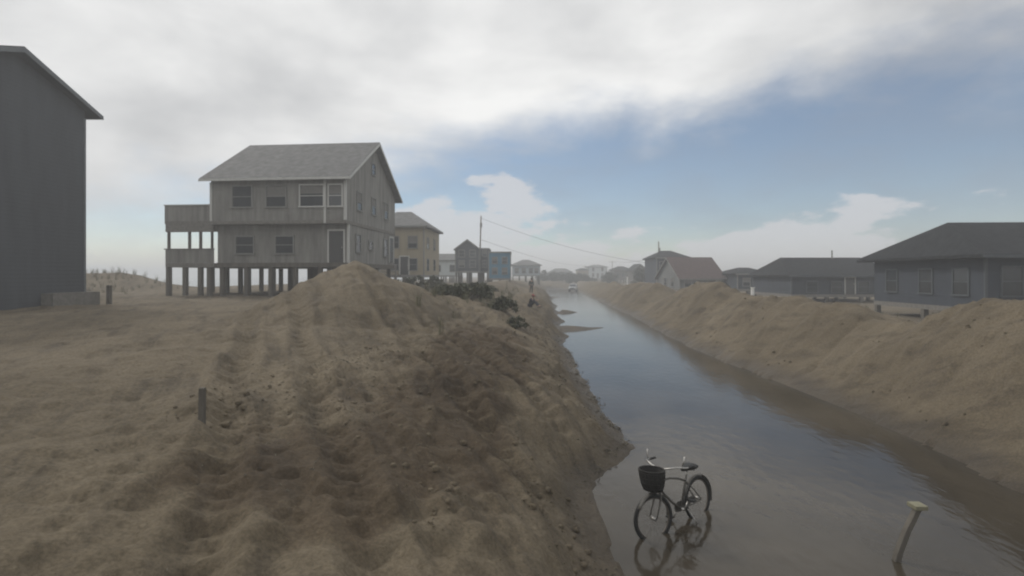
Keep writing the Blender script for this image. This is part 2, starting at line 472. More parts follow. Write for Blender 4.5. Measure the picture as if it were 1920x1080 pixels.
def sand_material():
    m = bpy.data.materials.new('beach_sand')
    m.use_nodes = True
    n, l = m.node_tree.nodes, m.node_tree.links
    b = n['Principled BSDF']
    geo = n.new('ShaderNodeNewGeometry')
    def noise(scale, detail=6, rough=0.6, vec=None):
        q = n.new('ShaderNodeTexNoise')
        q.inputs['Scale'].default_value = scale
        q.inputs['Detail'].default_value = detail
        q.inputs['Roughness'].default_value = rough
        l.new(vec or geo.outputs['Position'], q.inputs['Vector'])
        return q.outputs['Fac']
    def ramp(fac, a, ca, c, cc):
        q = n.new('ShaderNodeValToRGB')
        q.color_ramp.elements[0].position = a; q.color_ramp.elements[0].color = (*ca, 1)
        q.color_ramp.elements[1].position = c; q.color_ramp.elements[1].color = (*cc, 1)
        l.new(fac, q.inputs[0])
        return q.outputs[0]
    def mixc(fac, a, c, blend='MIX'):
        q = n.new('ShaderNodeMix'); q.data_type = 'RGBA'; q.blend_type = blend
        if isinstance(fac, float): q.inputs['Factor'].default_value = fac
        else: l.new(fac, q.inputs['Factor'])
        for s, v in (('A', a), ('B', c)):
            if isinstance(v, tuple): q.inputs[s].default_value = (*v, 1)
            else: l.new(v, q.inputs[s])
        return q.outputs['Result']
    def mth(op, a, c, clamp=False):
        q = n.new('ShaderNodeMath'); q.operation = op; q.use_clamp = clamp
        for i, v in enumerate((a, c)):
            if isinstance(v, (int, float)): q.inputs[i].default_value = v
            else: l.new(v, q.inputs[i])
        return q.outputs[0]
    base = ramp(noise(0.28, 7), 0.34, (0.118, 0.095, 0.064), 0.66, (0.184, 0.151, 0.105))
    mp_ = n.new('ShaderNodeMapping')
    mp_.vector_type = 'TEXTURE'
    mp_.inputs['Rotation'].default_value = (0, 0, R(25.5))
    mp_.inputs['Scale'].default_value = (0.42, 3.0, 1.0)
    l.new(geo.outputs['Position'], mp_.inputs['Vector'])
    streak = ramp(noise(1.1, 7, 0.68, mp_.outputs[0]), 0.48, (0, 0, 0), 0.66, (1, 1, 1))
    base = mixc(mth('MULTIPLY', streak, 0.62), base, (0.060, 0.049, 0.037))
    speck = ramp(noise(7.0, 4, 0.7), 0.60, (0, 0, 0), 0.72, (1, 1, 1))
    base = mixc(mth('MULTIPLY', speck, 0.30), base, (0.085, 0.076, 0.055))
    at_ = n.new('ShaderNodeAttribute'); at_.attribute_name = 'dark_bank_sand'
    base = mixc(mth('MULTIPLY', at_.outputs['Fac'], 0.85), base, mixc(1.0, base, (0.50, 0.45, 0.42), 'MULTIPLY'))  # masked sand on the left bank face takes a darker brown tone
    grit = ramp(noise(22.0, 5, 0.75), 0.40, (0.78, 0.78, 0.78), 0.62, (1.18, 1.18, 1.18))
    base = mixc(1.0, base, grit, 'MULTIPLY')
    sp = n.new('ShaderNodeSeparateXYZ')
    l.new(geo.outputs['Position'], sp.inputs[0])
    wet = n.new('ShaderNodeMapRange'); wet.interpolation_type = 'SMOOTHSTEP'
    wet.inputs['From Min'].default_value = 0.55
    wet.inputs['From Max'].default_value = 0.03
    l.new(mth('ADD', sp.outputs['Z'], mth('MULTIPLY', mth('SUBTRACT', noise(0.9, 5), 0.5), 0.75)), wet.inputs['Value'])
    col = mixc(wet.outputs[0], base, mixc(1.0, base, (0.52, 0.50, 0.48), 'MULTIPLY'))
    l.new(col, b.inputs['Base Color'])
    rg = n.new('ShaderNodeMapRange')
    rg.inputs['To Min'].default_value = 0.95; rg.inputs['To Max'].default_value = 0.5
    l.new(wet.outputs[0], rg.inputs['Value'])
    l.new(rg.outputs[0], b.inputs['Roughness'])
    b.inputs['Specular IOR Level'].default_value = 0.25
    b1 = n.new('ShaderNodeBump'); b1.inputs['Strength'].default_value = 0.55; b1.inputs['Distance'].default_value = 0.12
    l.new(noise(2.6, 8, 0.68), b1.inputs['Height'])
    b2 = n.new('ShaderNodeBump'); b2.inputs['Strength'].default_value = 0.4; b2.inputs['Distance'].default_value = 0.01
    l.new(noise(45, 4), b2.inputs['Height'])
    b3 = n.new('ShaderNodeBump'); b3.inputs['Strength'].default_value = 0.7; b3.inputs['Distance'].default_value = 0.05
    l.new(noise(11.0, 6, 0.7), b3.inputs['Height'])
    l.new(b1.outputs[0], b3.inputs['Normal'])
    l.new(b3.outputs[0], b2.inputs['Normal'])
    l.new(b2.outputs[0], b.inputs['Normal'])
    return m
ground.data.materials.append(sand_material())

def water_material(name, col, wave, scale):
    m = bpy.data.materials.new(name)
    m.use_nodes = True
    n, l = m.node_tree.nodes, m.node_tree.links
    b = n['Principled BSDF']
    b.inputs['Roughness'].default_value = 0.09
    b.inputs['IOR'].default_value = 1.333
    g = n.new('ShaderNodeNewGeometry')
    q = n.new('ShaderNodeTexNoise'); q.inputs['Scale'].default_value = 0.35; q.inputs['Detail'].default_value = 5
    l.new(g.outputs['Position'], q.inputs['Vector'])
    rp = n.new('ShaderNodeValToRGB')
    rp.color_ramp.elements[0].position = 0.35; rp.color_ramp.elements[0].color = tuple(c * 0.62 for c in col) + (1,)
    rp.color_ramp.elements[1].position = 0.68; rp.color_ramp.elements[1].color = tuple(c * 1.4 for c in col) + (1,)
    l.new(q.outputs['Fac'], rp.inputs[0]); l.new(rp.outputs[0], b.inputs['Base Color'])
    mpn = n.new('ShaderNodeMapping'); mpn.inputs['Scale'].default_value = (1.0, 0.55, 1.0)
    l.new(g.outputs['Position'], mpn.inputs['Vector'])
    wv = n.new('ShaderNodeTexNoise'); wv.inputs['Scale'].default_value = scale; wv.inputs['Detail'].default_value = 4
    l.new(mpn.outputs[0], wv.inputs['Vector'])
    pat = n.new('ShaderNodeTexNoise'); pat.inputs['Scale'].default_value = 0.12; pat.inputs['Detail'].default_value = 3
    l.new(g.outputs['Position'], pat.inputs['Vector'])
    mu = n.new('ShaderNodeMath'); mu.operation = 'MULTIPLY'
    l.new(wv.outputs['Fac'], mu.inputs[0]); l.new(pat.outputs['Fac'], mu.inputs[1])
    bp = n.new('ShaderNodeBump'); bp.inputs['Strength'].default_value = 1.0; bp.inputs['Distance'].default_value = wave
    l.new(mu.outputs[0], bp.inputs['Height']); l.new(bp.outputs[0], b.inputs['Normal'])
    return m
fw = MB()
ys_ = list(np.linspace(-6, 140, 74))
for i, yy in enumerate(ys_):
    fw.v += [(float(xl_(yy)) - 1.6, float(yy), 0.0), (float(xr_(yy)) + 1.6, float(yy), 0.0)]
    if i:
        k = 2 * i
        fw.f.append((k - 2, k - 1, k + 1, k))
tag(fw.build('flood_water', water_material('murky_flood_water', (0.050, 0.042, 0.031), 0.018, 4.5)), 'murky brown floodwater covering the road', None, None, 'structure')
oc = MB().add([(-1450, -280, -0.05), (-40, -280, -0.05), (-40, 1400, -0.05), (-1450, 1400, -0.05)], [(0, 1, 2, 3)])
tag(oc.build('ocean', water_material('grey_green_sea', (0.045, 0.06, 0.06), 0.55, 0.35)), 'grey sea beyond the beach', None, None, 'structure')

# ------------------------------------------------------------------ houses
BL = random.Random(4)
BLIND = mat('dusty_blind', (0.16, 0.155, 0.145), 0.9, 0.12, 8)
def window(root, face, L, W, c, z, ww, hh, trim=WHITE, y0=0.0, mull=True):
    """a window on a face of the local box: frame (with sill and meeting rail) > pane"""
    t, d = 0.09, 0.06
    def put(mb, a0, a1, z0, z1, o0, o1):
        if face == 'f': mb.box(a0, a1, y0 - o1, y0 - o0, z0, z1)
        elif face == 'b': mb.box(a0, a1, W + o0, W + o1, z0, z1)
        elif face == 'r': mb.box(L + o0, L + o1, a0, a1, z0, z1)
        else: mb.box(-o1, -o0, a0, a1, z0, z1)
    a0, a1, z0, z1 = c - ww / 2, c + ww / 2, z, z + hh
    f = MB()
    put(f, a0 - t, a0, z0, z1, 0.004, d); put(f, a1, a1 + t, z0, z1, 0.004, d)
    put(f, a0 - t, a1 + t, z1, z1 + t, 0.004, d + 0.01); put(f, a0 - t - 0.03, a1 + t + 0.03, z0 - t, z0, 0.004, d + 0.04)
    if mull: put(f, a0, a1, (z0 + z1) / 2 - 0.025, (z0 + z1) / 2 + 0.025, 0.016, d - 0.015)
    fo = f.build('window', trim, root)
    p = MB()
    put(p, a0, a1, z0, z1, 0.003, 0.014)
    p.build('pane', GLASS, fo)
    if BL.random() < 0.45 and trim is not DIMTRIM:
        bl = MB(); k_ = BL.uniform(0.35, 0.8)
        put(bl, a0 + 0.02, a1 - 0.02, z1 - hh * k_, z1 - 0.01, 0.0142, 0.0165)
        bl.build('blind', BLIND, fo)
    return fo
def door(root, face, L, W, c, z, ww=0.95, hh=2.05, m=DOORM, y0=0.0):
    def put(mb, a0, a1, z0, z1, o0, o1):
        if face == 'f': mb.box(a0, a1, y0 - o1, y0 - o0, z0, z1)
        else: mb.box(L + o0, L + o1, a0, a1, z0, z1)
    d = MB(); put(d, c - ww / 2, c + ww / 2, z, z + hh, 0.004, 0.035)
    do = d.build('door', m, root)
    f = MB(); put(f, c - ww / 2 - 0.1, c - ww / 2, z, z + hh, 0.004, 0.06); put(f, c + ww / 2, c + ww / 2 + 0.1, z, z + hh, 0.004, 0.06)
    put(f, c - ww / 2 - 0.1, c + ww / 2 + 0.1, z + hh, z + hh + 0.1, 0.004, 0.065)
    f.build('door_frame', WHITE, do)
    k = MB(); put(k, c + ww / 2 - 0.12, c + ww / 2 - 0.07, z + 0.95, z + 1.05, 0.035, 0.08); k.build('handle', CHROME, do)
    return do
def roof_gable(root, L, W, z, rise, oh, ohr, m, x0=0.0, trim=WHITE, trims=True):
    th = 0.16
    sl = rise / (W / 2)
    ze = z - sl * oh
    poly = [(-oh, ze), (W / 2, z + rise), (W + oh, ze), (W + oh, ze + th), (W / 2, z + rise + th * 1.25), (-oh, ze + th)]
    ro = MB().prism(poly, x0 - ohr, L + ohr, 'x').build('roof', m, root)
    if trims:
        for xx, s in ((x0 - ohr, -1), (L + ohr, 1)):
            pl = [(-oh - 0.01, ze - 0.06), (W / 2, z + rise - 0.06), (W + oh + 0.01, ze - 0.06), (W + oh + 0.01, ze + th * 0.8), (W / 2, z + rise + th * 1.02), (-oh - 0.01, ze + th * 0.8)]
            a, b_ = (xx - 0.035, xx - 0.003) if s < 0 else (xx + 0.003, xx + 0.035)
            MB().prism(pl, a, b_, 'x').build('rake_board', trim, ro)
        MB().box(x0 - ohr, L + ohr, -oh - 0.045, -oh - 0.012, ze - 0.03, ze + th * 0.85).build('eave_board', trim, ro)
        MB().box(x0 - ohr, L + ohr, W + oh + 0.012, W + oh + 0.045, ze - 0.03, ze + th * 0.85).build('eave_board', trim, ro)
    return ro
def roof_hip(root, L, W, z, rise, oh, inset, m, x0=0.0, trim=WHITE):
    a, b_, c, d = x0 - oh, L + oh, -oh, W + oh
    lo, hi = z + 0.003, z + 0.17
    mb = MB().add([(a, c, lo), (b_, c, lo), (b_, d, lo), (a, d, lo), (a, c, hi), (b_, c, hi), (b_, d, hi), (a, d, hi), (x0 + inset, W / 2, z + rise), (L - inset, W / 2, z + rise)],
                  [(0, 3, 2, 1), (0, 1, 5, 4), (1, 2, 6, 5), (2, 3, 7, 6), (3, 0, 4, 7), (4, 5, 9, 8), (6, 7, 8, 9), (5, 6, 9), (7, 4, 8)])
    ro = mb.build('roof', m, root)
    for q in ((a, b_, c - 0.035, c - 0.003), (a, b_, d + 0.003, d + 0.035)):
        MB().box(q[0], q[1], q[2], q[3], lo - 0.03, hi - 0.02).build('eave_board', trim, ro)
    return ro
def pilings(root, L, W, h, nx_, ny_, r=0.14, x0=0.0, sink=0.8, m=PILE):
    for i in range(nx_):
        for j in range(ny_):
            px_ = x0 + r + (L - x0 - 2 * r) * i / (nx_ - 1)
            py_ = r + (W - 2 * r) * j / (ny_ - 1)
            MB().box(px_ - r, px_ + r, py_ - r, py_ + r, -sink, h).build('piling', m, root)
def house(label, loc, rot, L, W, pil, wall, rise, wm_, rm, hip=None, wins=(), doors=(), oh=0.45, group='houses along the flooded road', trim=GREYTRIM, np_=(4, 3), gable_front=False, name='beach_house', deck=None):
    root = empty(name, loc, R(rot))
    tag(root, label, 'house', group)
    if pil > 0.2:
        pilings(root, L, W, pil, *np_)
        MB().box(-0.02, L + 0.02, -0.02, W + 0.02, pil - 0.003, pil + 0.28).build('floor_beam', trim if pil > 1 else DECK, root)
    z0 = pil + 0.28 if pil > 0.2 else -0.8
    z1 = pil + wall
    if hip is not None:
        MB().box(0, L, 0, W, z0, z1).build('wall', wm_, root)
        roof_hip(root, L, W, z1, rise, oh, hip, rm, trim=trim)
    elif gable_front:      # ridge runs away from the road side: build along y
        MB().prism([(0, z0), (L, z0), (L, z1 - 0.01), (L / 2, z1 + rise - 0.01), (0, z1 - 0.01)], 0, W, 'y').build('wall', wm_, root)
        sl = rise / (L / 2); ze = z1 - sl * oh
        ro = MB().prism([(-oh, ze), (L / 2, z1 + rise), (L + oh, ze), (L + oh, ze + 0.16), (L / 2, z1 + rise + 0.2), (-oh, ze + 0.16)], -0.35, W + 0.35, 'y').build('roof', rm, root)
        MB().prism([(-oh, ze - 0.05), (L / 2, z1 + rise - 0.05), (L + oh, ze - 0.05), (L + oh, ze + 0.13), (L / 2, z1 + rise + 0.16), (-oh, ze + 0.13)], -0.385, -0.353, 'y').build('rake_board', trim, ro)
    else:
        MB().prism([(0, z0), (W, z0), (W, z1 - 0.01), (W / 2, z1 + rise - 0.01), (0, z1 - 0.01)], 0, L, 'x').build('wall', wm_, root)
        roof_gable(root, L, W, z1, rise, oh, 0.35, rm, trim=trim)
    for cx, cy in ((0, 0), (L, 0)):
        MB().box(cx - 0.07, cx + 0.07, cy - 0.03, cy + 0.07, z0 + 0.003, z1 - 0.05).build('corner_board', trim, root)
    for wdef in wins:
        window(root, wdef[0], L, W, *wdef[1:], trim=trim)
    for dd in doors:
        door(root, dd[0], L, W, *dd[1:])
    if deck:
        x0, x1, dp, zz = deck
        dk = MB().box(x0, x1, -dp, -0.05, zz - 0.22, zz).build('deck', DECK, root)
        n_ = max(2, int((x1 - x0) / 2.2) + 1)
        for i in range(n_):
            xx = x0 + 0.08 + (x1 - x0 - 0.16) * i / (n_ - 1)
            MB().box(xx - 0.07, xx + 0.07, -dp - 0.144, -dp - 0.004, -0.8, zz + 1.0).build('deck_post', DECK, root)
        MB().box(x0, x1, -dp - 0.16, -dp + 0.02, zz + 1.003, zz + 1.06).build('handrail', trim, root)
        for k in range(3):
            MB().box(x0 + 0.15, x1 - 0.15, -dp - 0.09, -dp - 0.055, zz + 0.25 + 0.25 * k, zz + 0.34 + 0.25 * k).build('rail', DECK, root)
    return root

# --- the weathered grey house on pilings, middle left
hb = empty('beach_house', (-20.1, 34.2, 2.2), R(-5))
tag(hb, 'weathered grey gabled house on pilings behind the pointed sand heap', 'house', 'houses along the flooded road')
L, W = 9.25, 10.3
P0, F1, F2, RISE = 2.0, 4.85, 8.0, 3.25
for i in range(6):
    for j in range(4):
        x_, y_ = 0.3 + i * 1.73, 0.75 + j * 2.95
        MB().box(x_ - 0.13, x_ + 0.13, y_ - 0.13, y_ + 0.13, -0.9, P0).build('piling', PILE, hb)
MB().box(0, L - 0.02, 0.55, W, P0 + 0.003, P0 + 0.3).build('floor_beam', PILE, hb)
lw = MB().box(0.05, L - 0.03, 0.6, W - 0.02, P0 + 0.303, F1).build('lower_wall', CEDAR, hb)
MB().box(-0.03, L + 0.03, -0.03, W + 0.03, F1 + 0.003, F1 + 0.22).build('band_board', WHITE if False else DECK, hb)
MB().prism([(0, F1 + 0.223), (W, F1 + 0.223), (W, F2 - 0.01), (W / 2, F2 + RISE - 0.01), (0, F2 - 0.01)], 0, L, 'x').build('upper_wall', CEDAR, hb)
roof_gable(hb, L, W, F2, RISE, 0.5, 0.5, SHINGLE)
for cx in (0.0, L):
    MB().box(cx - 0.08, cx + 0.08, -0.035, 0.08, F1 + 0.23, F2 - 0.35).build('corner_board', WHITE, hb)
MB().box(L - 0.12, L + 0.02, 0.56, 0.7, 0.0, F1 - 0.003).build('corner_board', WHITE, hb)
MB().box(L - 1.42, L - 1.27, -0.08, -0.004, F1 + 0.02, F2 - 0.3).build('downspout', WHITE, hb)
for c, ww, hh, z in ((7.0, 1.55, 1.35, 6.0), (L - 0.65, 0.85, 1.35, 6.0), (4.55, 1.3, 1.35, 6.0), (2.2, 1.3, 1.35, 6.0)):
    window(hb, 'f', L, W, c, z, ww, hh, trim=WHITE if c > 6 else GREYTRIM)
door(hb, 'f', L, W, L - 0.85, P0 + 0.31, 1.0, 2.1, y0=0.6)
window(hb, 'f', L, W, 4.8, P0 + 0.95, 1.2, 1.1, y0=0.6, trim=GREYTRIM)
window(hb, 'f', L, W, 2.0, P0 + 0.95, 1.2, 1.1, y0=0.6, trim=GREYTRIM)
for c, ww, hh, z in ((2.4, 0.8, 1.2, 6.0), (5.2, 0.8, 1.2, 6.0), (8.0, 0.8, 1.2, 6.0), (5.15, 0.7, 0.8, 9.0), (2.2, 0.75, 1.15, 3.1), (4.6, 0.7, 0.55, 3.4), (7.9, 0.8, 1.3, 3.0)):
    window(hb, 'r', L, W, c, z, ww, hh, trim=GREYTRIM)
door(hb, 'r', L, W, 9.3, 2.5)
# two-storey porch on the seaward end
for zz, nm in ((P0, 'lower_deck'), (F1, 'upper_deck')):
    MB().box(-3.5, -0.035, 0.3, 9.8, zz, zz + 0.28).build(nm, DECK, hb)
MB().box(-3.5, -0.035, 0.3, 0.36, F1 + 0.283, F1 + 1.33).build('parapet', CEDAR, hb)
MB().box(-3.56, -3.5, 0.3, 9.8, F1 + 0.1, F1 + 1.33).build('parapet', CEDAR, hb)
MB().box(-3.6, -0.035, 0.24, 0.42, F1 + 1.333, F1 + 1.40).build('handrail', WHITE, hb)
MB().box(-3.5, -0.035, 0.3, 0.36, P0 + 0.283, P0 + 1.2).build('parapet', CEDAR, hb)
MB().box(-3.58, -0.035, 0.25, 0.41, P0 + 1.203, P0 + 1.27).build('handrail', DECK, hb)
MB().box(-3.5, -0.035, 0.3, 0.55, F1 - 0.45, F1 - 0.003).build('porch_header', DECK, hb)
for x_ in (-3.4, -1.9, -1.1):
    for y_ in (0.5, 4.9, 9.5):
        MB().box(x_ - 0.07, x_ + 0.07, y_ - 0.07, y_ + 0.07, P0 + 0.28, F1 - 0.002).build('porch_post', PILE, hb)
for x_ in (-3.4, -2.2, -1.1, -0.45):
    for y_ in (0.5, 4.9, 9.5):
        MB().box(x_ - 0.13, x_ + 0.13, y_ - 0.13, y_ + 0.13, -0.9, P0 - 0.003).build('piling', PILE, hb)

# --- tall dark house at the left edge
ha = empty('beach_house', (-30.75, 18.3, 2.1), 0.0)
tag(ha, 'tall dark grey house cut off by the left edge of the picture', 'house', 'houses along the flooded road')
L, W = 9.4, 7.3
MB().prism([(0, -1.0), (W, -1.0), (W, 9.75), (W / 2, 11.15), (0, 9.75)], 0, L, 'x').build('wall', SLATE, ha)
roof_gable(ha, L, W, 9.77, 1.42, 0.55, 0.45, SHINGLE_D, trim=mat('dark_trim', (0.12, 0.13, 0.14), 0.7))
for y_ in (-0.03, W - 0.09):
    MB().box(L - 0.08, L + 0.03, y_, y_ + 0.12, -0.6, 9.4).build('corner_board', mat('dark_trim', (0.12, 0.13, 0.14)), ha)
MB().box(L + 0.003, L + 0.55, W - 2.4, W + 0.25, -0.8, 0.75).build('landing', DECK, ha)

G = 'houses along the flooded road'
T6 = lambda zs, cs, ww=0.9, hh=1.2, f='f': [(f, c, z, ww, hh) for z in zs for c in cs]
# left row, going away
house('tan house with grey hip roof just right of the weathered grey house', (-16.0, 55.5, 2.0), -3, 6.5, 8.5, 1.4, 5.4, 2.2, TAN, SHINGLE, hip=2.4,
      wins=T6((2.2, 4.6), (1.2, 3.3, 5.3)) + T6((2.2, 4.6), (2.0, 5.5), f='r'), doors=(('f', 4.4, 1.7, 0.9, 1.95),), deck=(0.2, 4.0, 1.6, 1.7))
house('small white house seen between the tan house and the dark gabled house', (-15.2, 97, 1.8), 0, 5.2, 7, 1.5, 3.2, 1.1, PALE, SHINGLE, wins=T6((2.5,), (1.2, 3.9)))
house('dark grey house with steep front gable beside the leaning power pole', (-8.85, 80, 1.9), 0, 3.75, 8, 2.1, 3.7, 1.35, SLATE, SHINGLE_D, gable_front=True, oh=0.25,
      wins=T6((3.0, 4.6), (1.0, 2.7), 0.8, 1.0), np_=(3, 3))
house('low flat-topped dark wing house between steep gable and teal house', (-5.0, 81, 1.9), 0, 1.3, 7, 2.1, 3.75, 0.35, SLATE, SHINGLE_D, hip=0.3, oh=0.1, wins=T6((3.0, 4.7), (0.65,), 0.6, 1.0), np_=(2, 3))
house('boxy teal blue house with nearly flat roof', (-3.5, 77, 1.9), 0, 3.3, 8, 1.0, 4.1, 0.35, TEAL, SHINGLE_D, hip=0.9, oh=0.12, wins=T6((1.9, 3.5), (0.9, 2.4), 0.7, 0.9) + T6((1.9, 3.5), (2, 5), f='r'), np_=(3, 3))
house('pale grey house with broad hip roof right of the teal house', (0.1, 130, 1.7), 0, 7.0, 9, 1.6, 2.7, 1.6, PALEBLUE, SHINGLE, hip=2.6, oh=0.5, wins=T6((2.4,), (1.1, 2.9, 4.7, 6.1), 0.9, 1.2), np_=(5, 3))
house('low grey roofed house half hidden by trees at the end of the road', (14.5, 192, 1.0), 0, 8.0, 9, 0.5, 3.0, 1.6, PALEBLUE, SHINGLE, hip=2.0, wins=T6((1.6,), (1.5, 4, 6.5)))
# right row, coming back
house('small tan house left of the tall pale house at the end of the road', (26.6, 205, 1.0), 0, 4.0, 8, 1.0, 3.4, 1.0, TAN, SHINGLE_D, hip=1.4, wins=T6((1.9,), (1.1, 2.9)))
house('tall pale grey house with small hip roof at the end of the road', (32.9, 220, 1.0), 0, 7.9, 8, 0.9, 5.0, 1.15, PALE, SHINGLE, hip=2.6, oh=0.6, wins=T6((1.9, 4.2), (2.0, 5.9), 0.8, 1.5), doors=(('f', 4.0, 1.2),))
house('brown house with grey hip roof right of the power pole with crossarm', (32.9, 165, 1.0), 0, 5.7, 7, 0.9, 3.2, 1.35, BROWN, SHINGLE_D, hip=2.0, wins=T6((2.0,), (1.2, 2.9, 4.5), 0.9, 1.2), deck=(0.3, 5.4, 1.5, 1.2))
house('dark house with gabled front left of the cluster with red roof', (33.1, 140, 1.0), 0, 3.9, 7, 0.9, 3.1, 1.5, BROWN, SHINGLE_D, gable_front=True, wins=T6((2.0,), (1.0, 2.8), 0.8, 1.1), deck=(0.2, 3.7, 1.4, 1.2))
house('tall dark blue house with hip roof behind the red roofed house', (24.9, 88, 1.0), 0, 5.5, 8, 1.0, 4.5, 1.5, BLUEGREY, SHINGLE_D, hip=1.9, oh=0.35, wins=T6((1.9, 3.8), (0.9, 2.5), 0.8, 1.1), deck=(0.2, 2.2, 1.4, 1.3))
house('low house with large red brown roof and pale gable end', (23.6, 72, 1.0), 6, 6.4, 8, 0.5, 1.85, 2.75, GREYSIDE, SHINGLE_R, oh=0.5,
      wins=T6((1.0,), (1.2, 2.9, 4.6), 0.9, 0.9) + T6((1.0,), (2.5, 5.0), f='l'), doors=(('f', 5.7, 0.8, 0.7, 1.5, WHITE),))
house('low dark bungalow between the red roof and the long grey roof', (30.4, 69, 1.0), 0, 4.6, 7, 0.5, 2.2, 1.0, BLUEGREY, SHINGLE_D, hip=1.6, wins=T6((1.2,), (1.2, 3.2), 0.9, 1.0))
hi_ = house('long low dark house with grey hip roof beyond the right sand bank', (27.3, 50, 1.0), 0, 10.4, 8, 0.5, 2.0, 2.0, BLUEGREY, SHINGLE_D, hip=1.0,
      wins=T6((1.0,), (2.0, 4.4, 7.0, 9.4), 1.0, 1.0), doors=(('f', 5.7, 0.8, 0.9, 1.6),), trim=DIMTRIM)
MB().tube([(6.2, 3.6, 4.2), (6.2, 3.6, 5.25)], 0.06, 8).build('vent_pipe', DECK, hi_)
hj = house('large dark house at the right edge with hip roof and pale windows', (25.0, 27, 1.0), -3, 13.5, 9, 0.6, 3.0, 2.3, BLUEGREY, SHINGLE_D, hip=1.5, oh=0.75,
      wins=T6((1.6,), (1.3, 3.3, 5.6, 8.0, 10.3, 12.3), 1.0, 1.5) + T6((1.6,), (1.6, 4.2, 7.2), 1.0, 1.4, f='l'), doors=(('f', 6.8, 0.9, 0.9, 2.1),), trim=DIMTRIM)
MB().add([(6.5, 2.2, 5.2), (13.4, 2.2, 5.2), (13.4, 6.8, 5.2), (6.5, 6.8, 5.2), (8.3, 4.5, 6.35), (13.4, 4.5, 6.6)], [(0, 3, 2, 1), (0, 1, 5, 4), (2, 3, 4, 5), (3, 0, 4), (1, 2, 5)]).build('upper_roof', SHINGLE_D, hj)

# ------------------------------------------------------------------ power poles and wires
POLE = mat('pole_timber', (0.16, 0.14, 0.12), 0.9, 0.25, 4, 0.4, 30, streak=True)
WIRE = mat('wire', (0.03, 0.03, 0.03), 0.6, 0.1, 3)
def pole(label, px, ytop, d, zb, lean=0.0, arm=None, r=0.16):
    top = at(px, ytop, d)
    root = empty('power_pole', (top.x - lean, d, zb))
    tag(root, label, 'power pole', 'power poles')
    h = top.z - zb
    MB().tube([(0, 0, -0.5), (lean * 0.5, 0, h * 0.5), (lean, 0, h)], [r, r * 0.85, r * 0.7], 10).build('mast', POLE, root, True)
    if arm:
        MB().box(lean - arm, lean + arm, -0.26, -0.14, h - 0.55, h - 0.42).build('crossarm', POLE, root)
        for s in (-0.9, 0, 0.9):
            MB().tube([(lean + s * arm, -0.2, h - 0.42), (lean + s * arm, -0.2, h - 0.2)], [0.06, 0.045], 8).build('insulator', WHITE, root)
    else:
        MB().tube([(lean, 0, h), (lean, 0, h + 0.18)], [0.05, 0.035], 8).build('insulator', WHITE, root)
        MB().tube([(lean + 0.02, -0.36, h - 2.0), (lean + 0.02, -0.36, h - 1.25)], 0.2, 10).build('transformer', DECK, root)
    return root, Vector((top.x, d, top.z))
_, p1 = pole('leaning power pole behind the dark gabled house on the left', 902, 405, 88, 1.9, 0.35)
_, p2 = pole('thin pole rising behind the roofs of the dark blue house', 1235, 453, 99, 1.0)
_, p3 = pole('distant power pole with crossarm right of the tall pale house', 1148, 489, 205, 1.0, 0, 1.4)
_, p4 = pole('distant short power pole left of the tall pale house', 1097, 497, 235, 1.0, 0, 1.2)
def wire(a, b, sag, label, r=0.022):
    a, b = Vector(a), Vector(b)
    pts = [a.lerp(b, i / 20) - Vector((0, 0, sag * 4 * (i / 20) * (1 - i / 20))) for i in range(21)]
    o = MB().tube([p - a for p in pts], r, 5).build('power_wire', WIRE)
    o.location = a
    tag(o, label, 'wire', 'overhead wires')
wire(p1 + Vector((0.1, 0, -0.4)), at(1212, 493, 90), 0.9, 'upper overhead wire sagging from the leaning pole to the dark blue house')
wire(p1 + Vector((0.1, 0, -4.1)), p4 + Vector((-1, -0.2, -0.2)), 1.2, 'lower overhead wire from the leaning pole to the distant short pole', 0.03)
wire(p3 + Vector((1.3, -0.2, -0.25)), p2 + Vector((-0.1, 0, -3.0)), 0.6, 'overhead wire from the crossarm pole to the thin roof pole', 0.035)

# ------------------------------------------------------------------ vegetation
def leaf_mat(name, a, b_):
    m = bpy.data.materials.new(name)
    m.use_nodes = True
    n, l = m.node_tree.nodes, m.node_tree.links
    bs = n['Principled BSDF']
    bs.inputs['Roughness'].default_value = 0.75
    g = n.new('ShaderNodeNewGeometry')
    rp = n.new('ShaderNodeValToRGB')
    rp.color_ramp.elements[0].color = (*a, 1); rp.color_ramp.elements[1].color = (*b_, 1)
    l.new(g.outputs['Random Per Island'], rp.inputs[0])
    l.new(rp.outputs[0], bs.inputs['Base Color'])
    return m
LEAF = leaf_mat('shrub_leaves', (0.028, 0.034, 0.018), (0.085, 0.085, 0.045))
LEAF_F = leaf_mat('far_leaves', (0.025, 0.032, 0.022), (0.06, 0.068, 0.045))
REED = leaf_mat('dry_grass', (0.06, 0.065, 0.03), (0.16, 0.145, 0.08))
TWIG = leaf_mat('wrack', (0.045, 0.038, 0.028), (0.15, 0.13, 0.09))
BARK = mat('bark', (0.09, 0.075, 0.06), 0.95, 0.3, 10, 0.5, 40)
def leaves(mb, c, rad, n, size, rng, flat=0.75):
    for _ in range(n):
        while True:
            p = Vector((rng.uniform(-1, 1), rng.uniform(-1, 1), rng.uniform(-1, 1)))
            if 0.15 < p.length < 1: break
        p = Vector((p.x * rad, p.y * rad, p.z * rad * flat)) + Vector(c)
        d = Vector((rng.gauss(0, 1), rng.gauss(0, 1), rng.gauss(0, 0.7))).normalized()
        s = d.cross(Vector((rng.gauss(0, 1), rng.gauss(0, 1), rng.gauss(0, 1)))).normalized()
        a = size * rng.uniform(0.6, 1.3)
        mb.add([p, p + d * a * 0.5 + s * a * 0.28, p + d * a, p + d * a * 0.5 - s * a * 0.28], [(0, 1, 2, 3)])
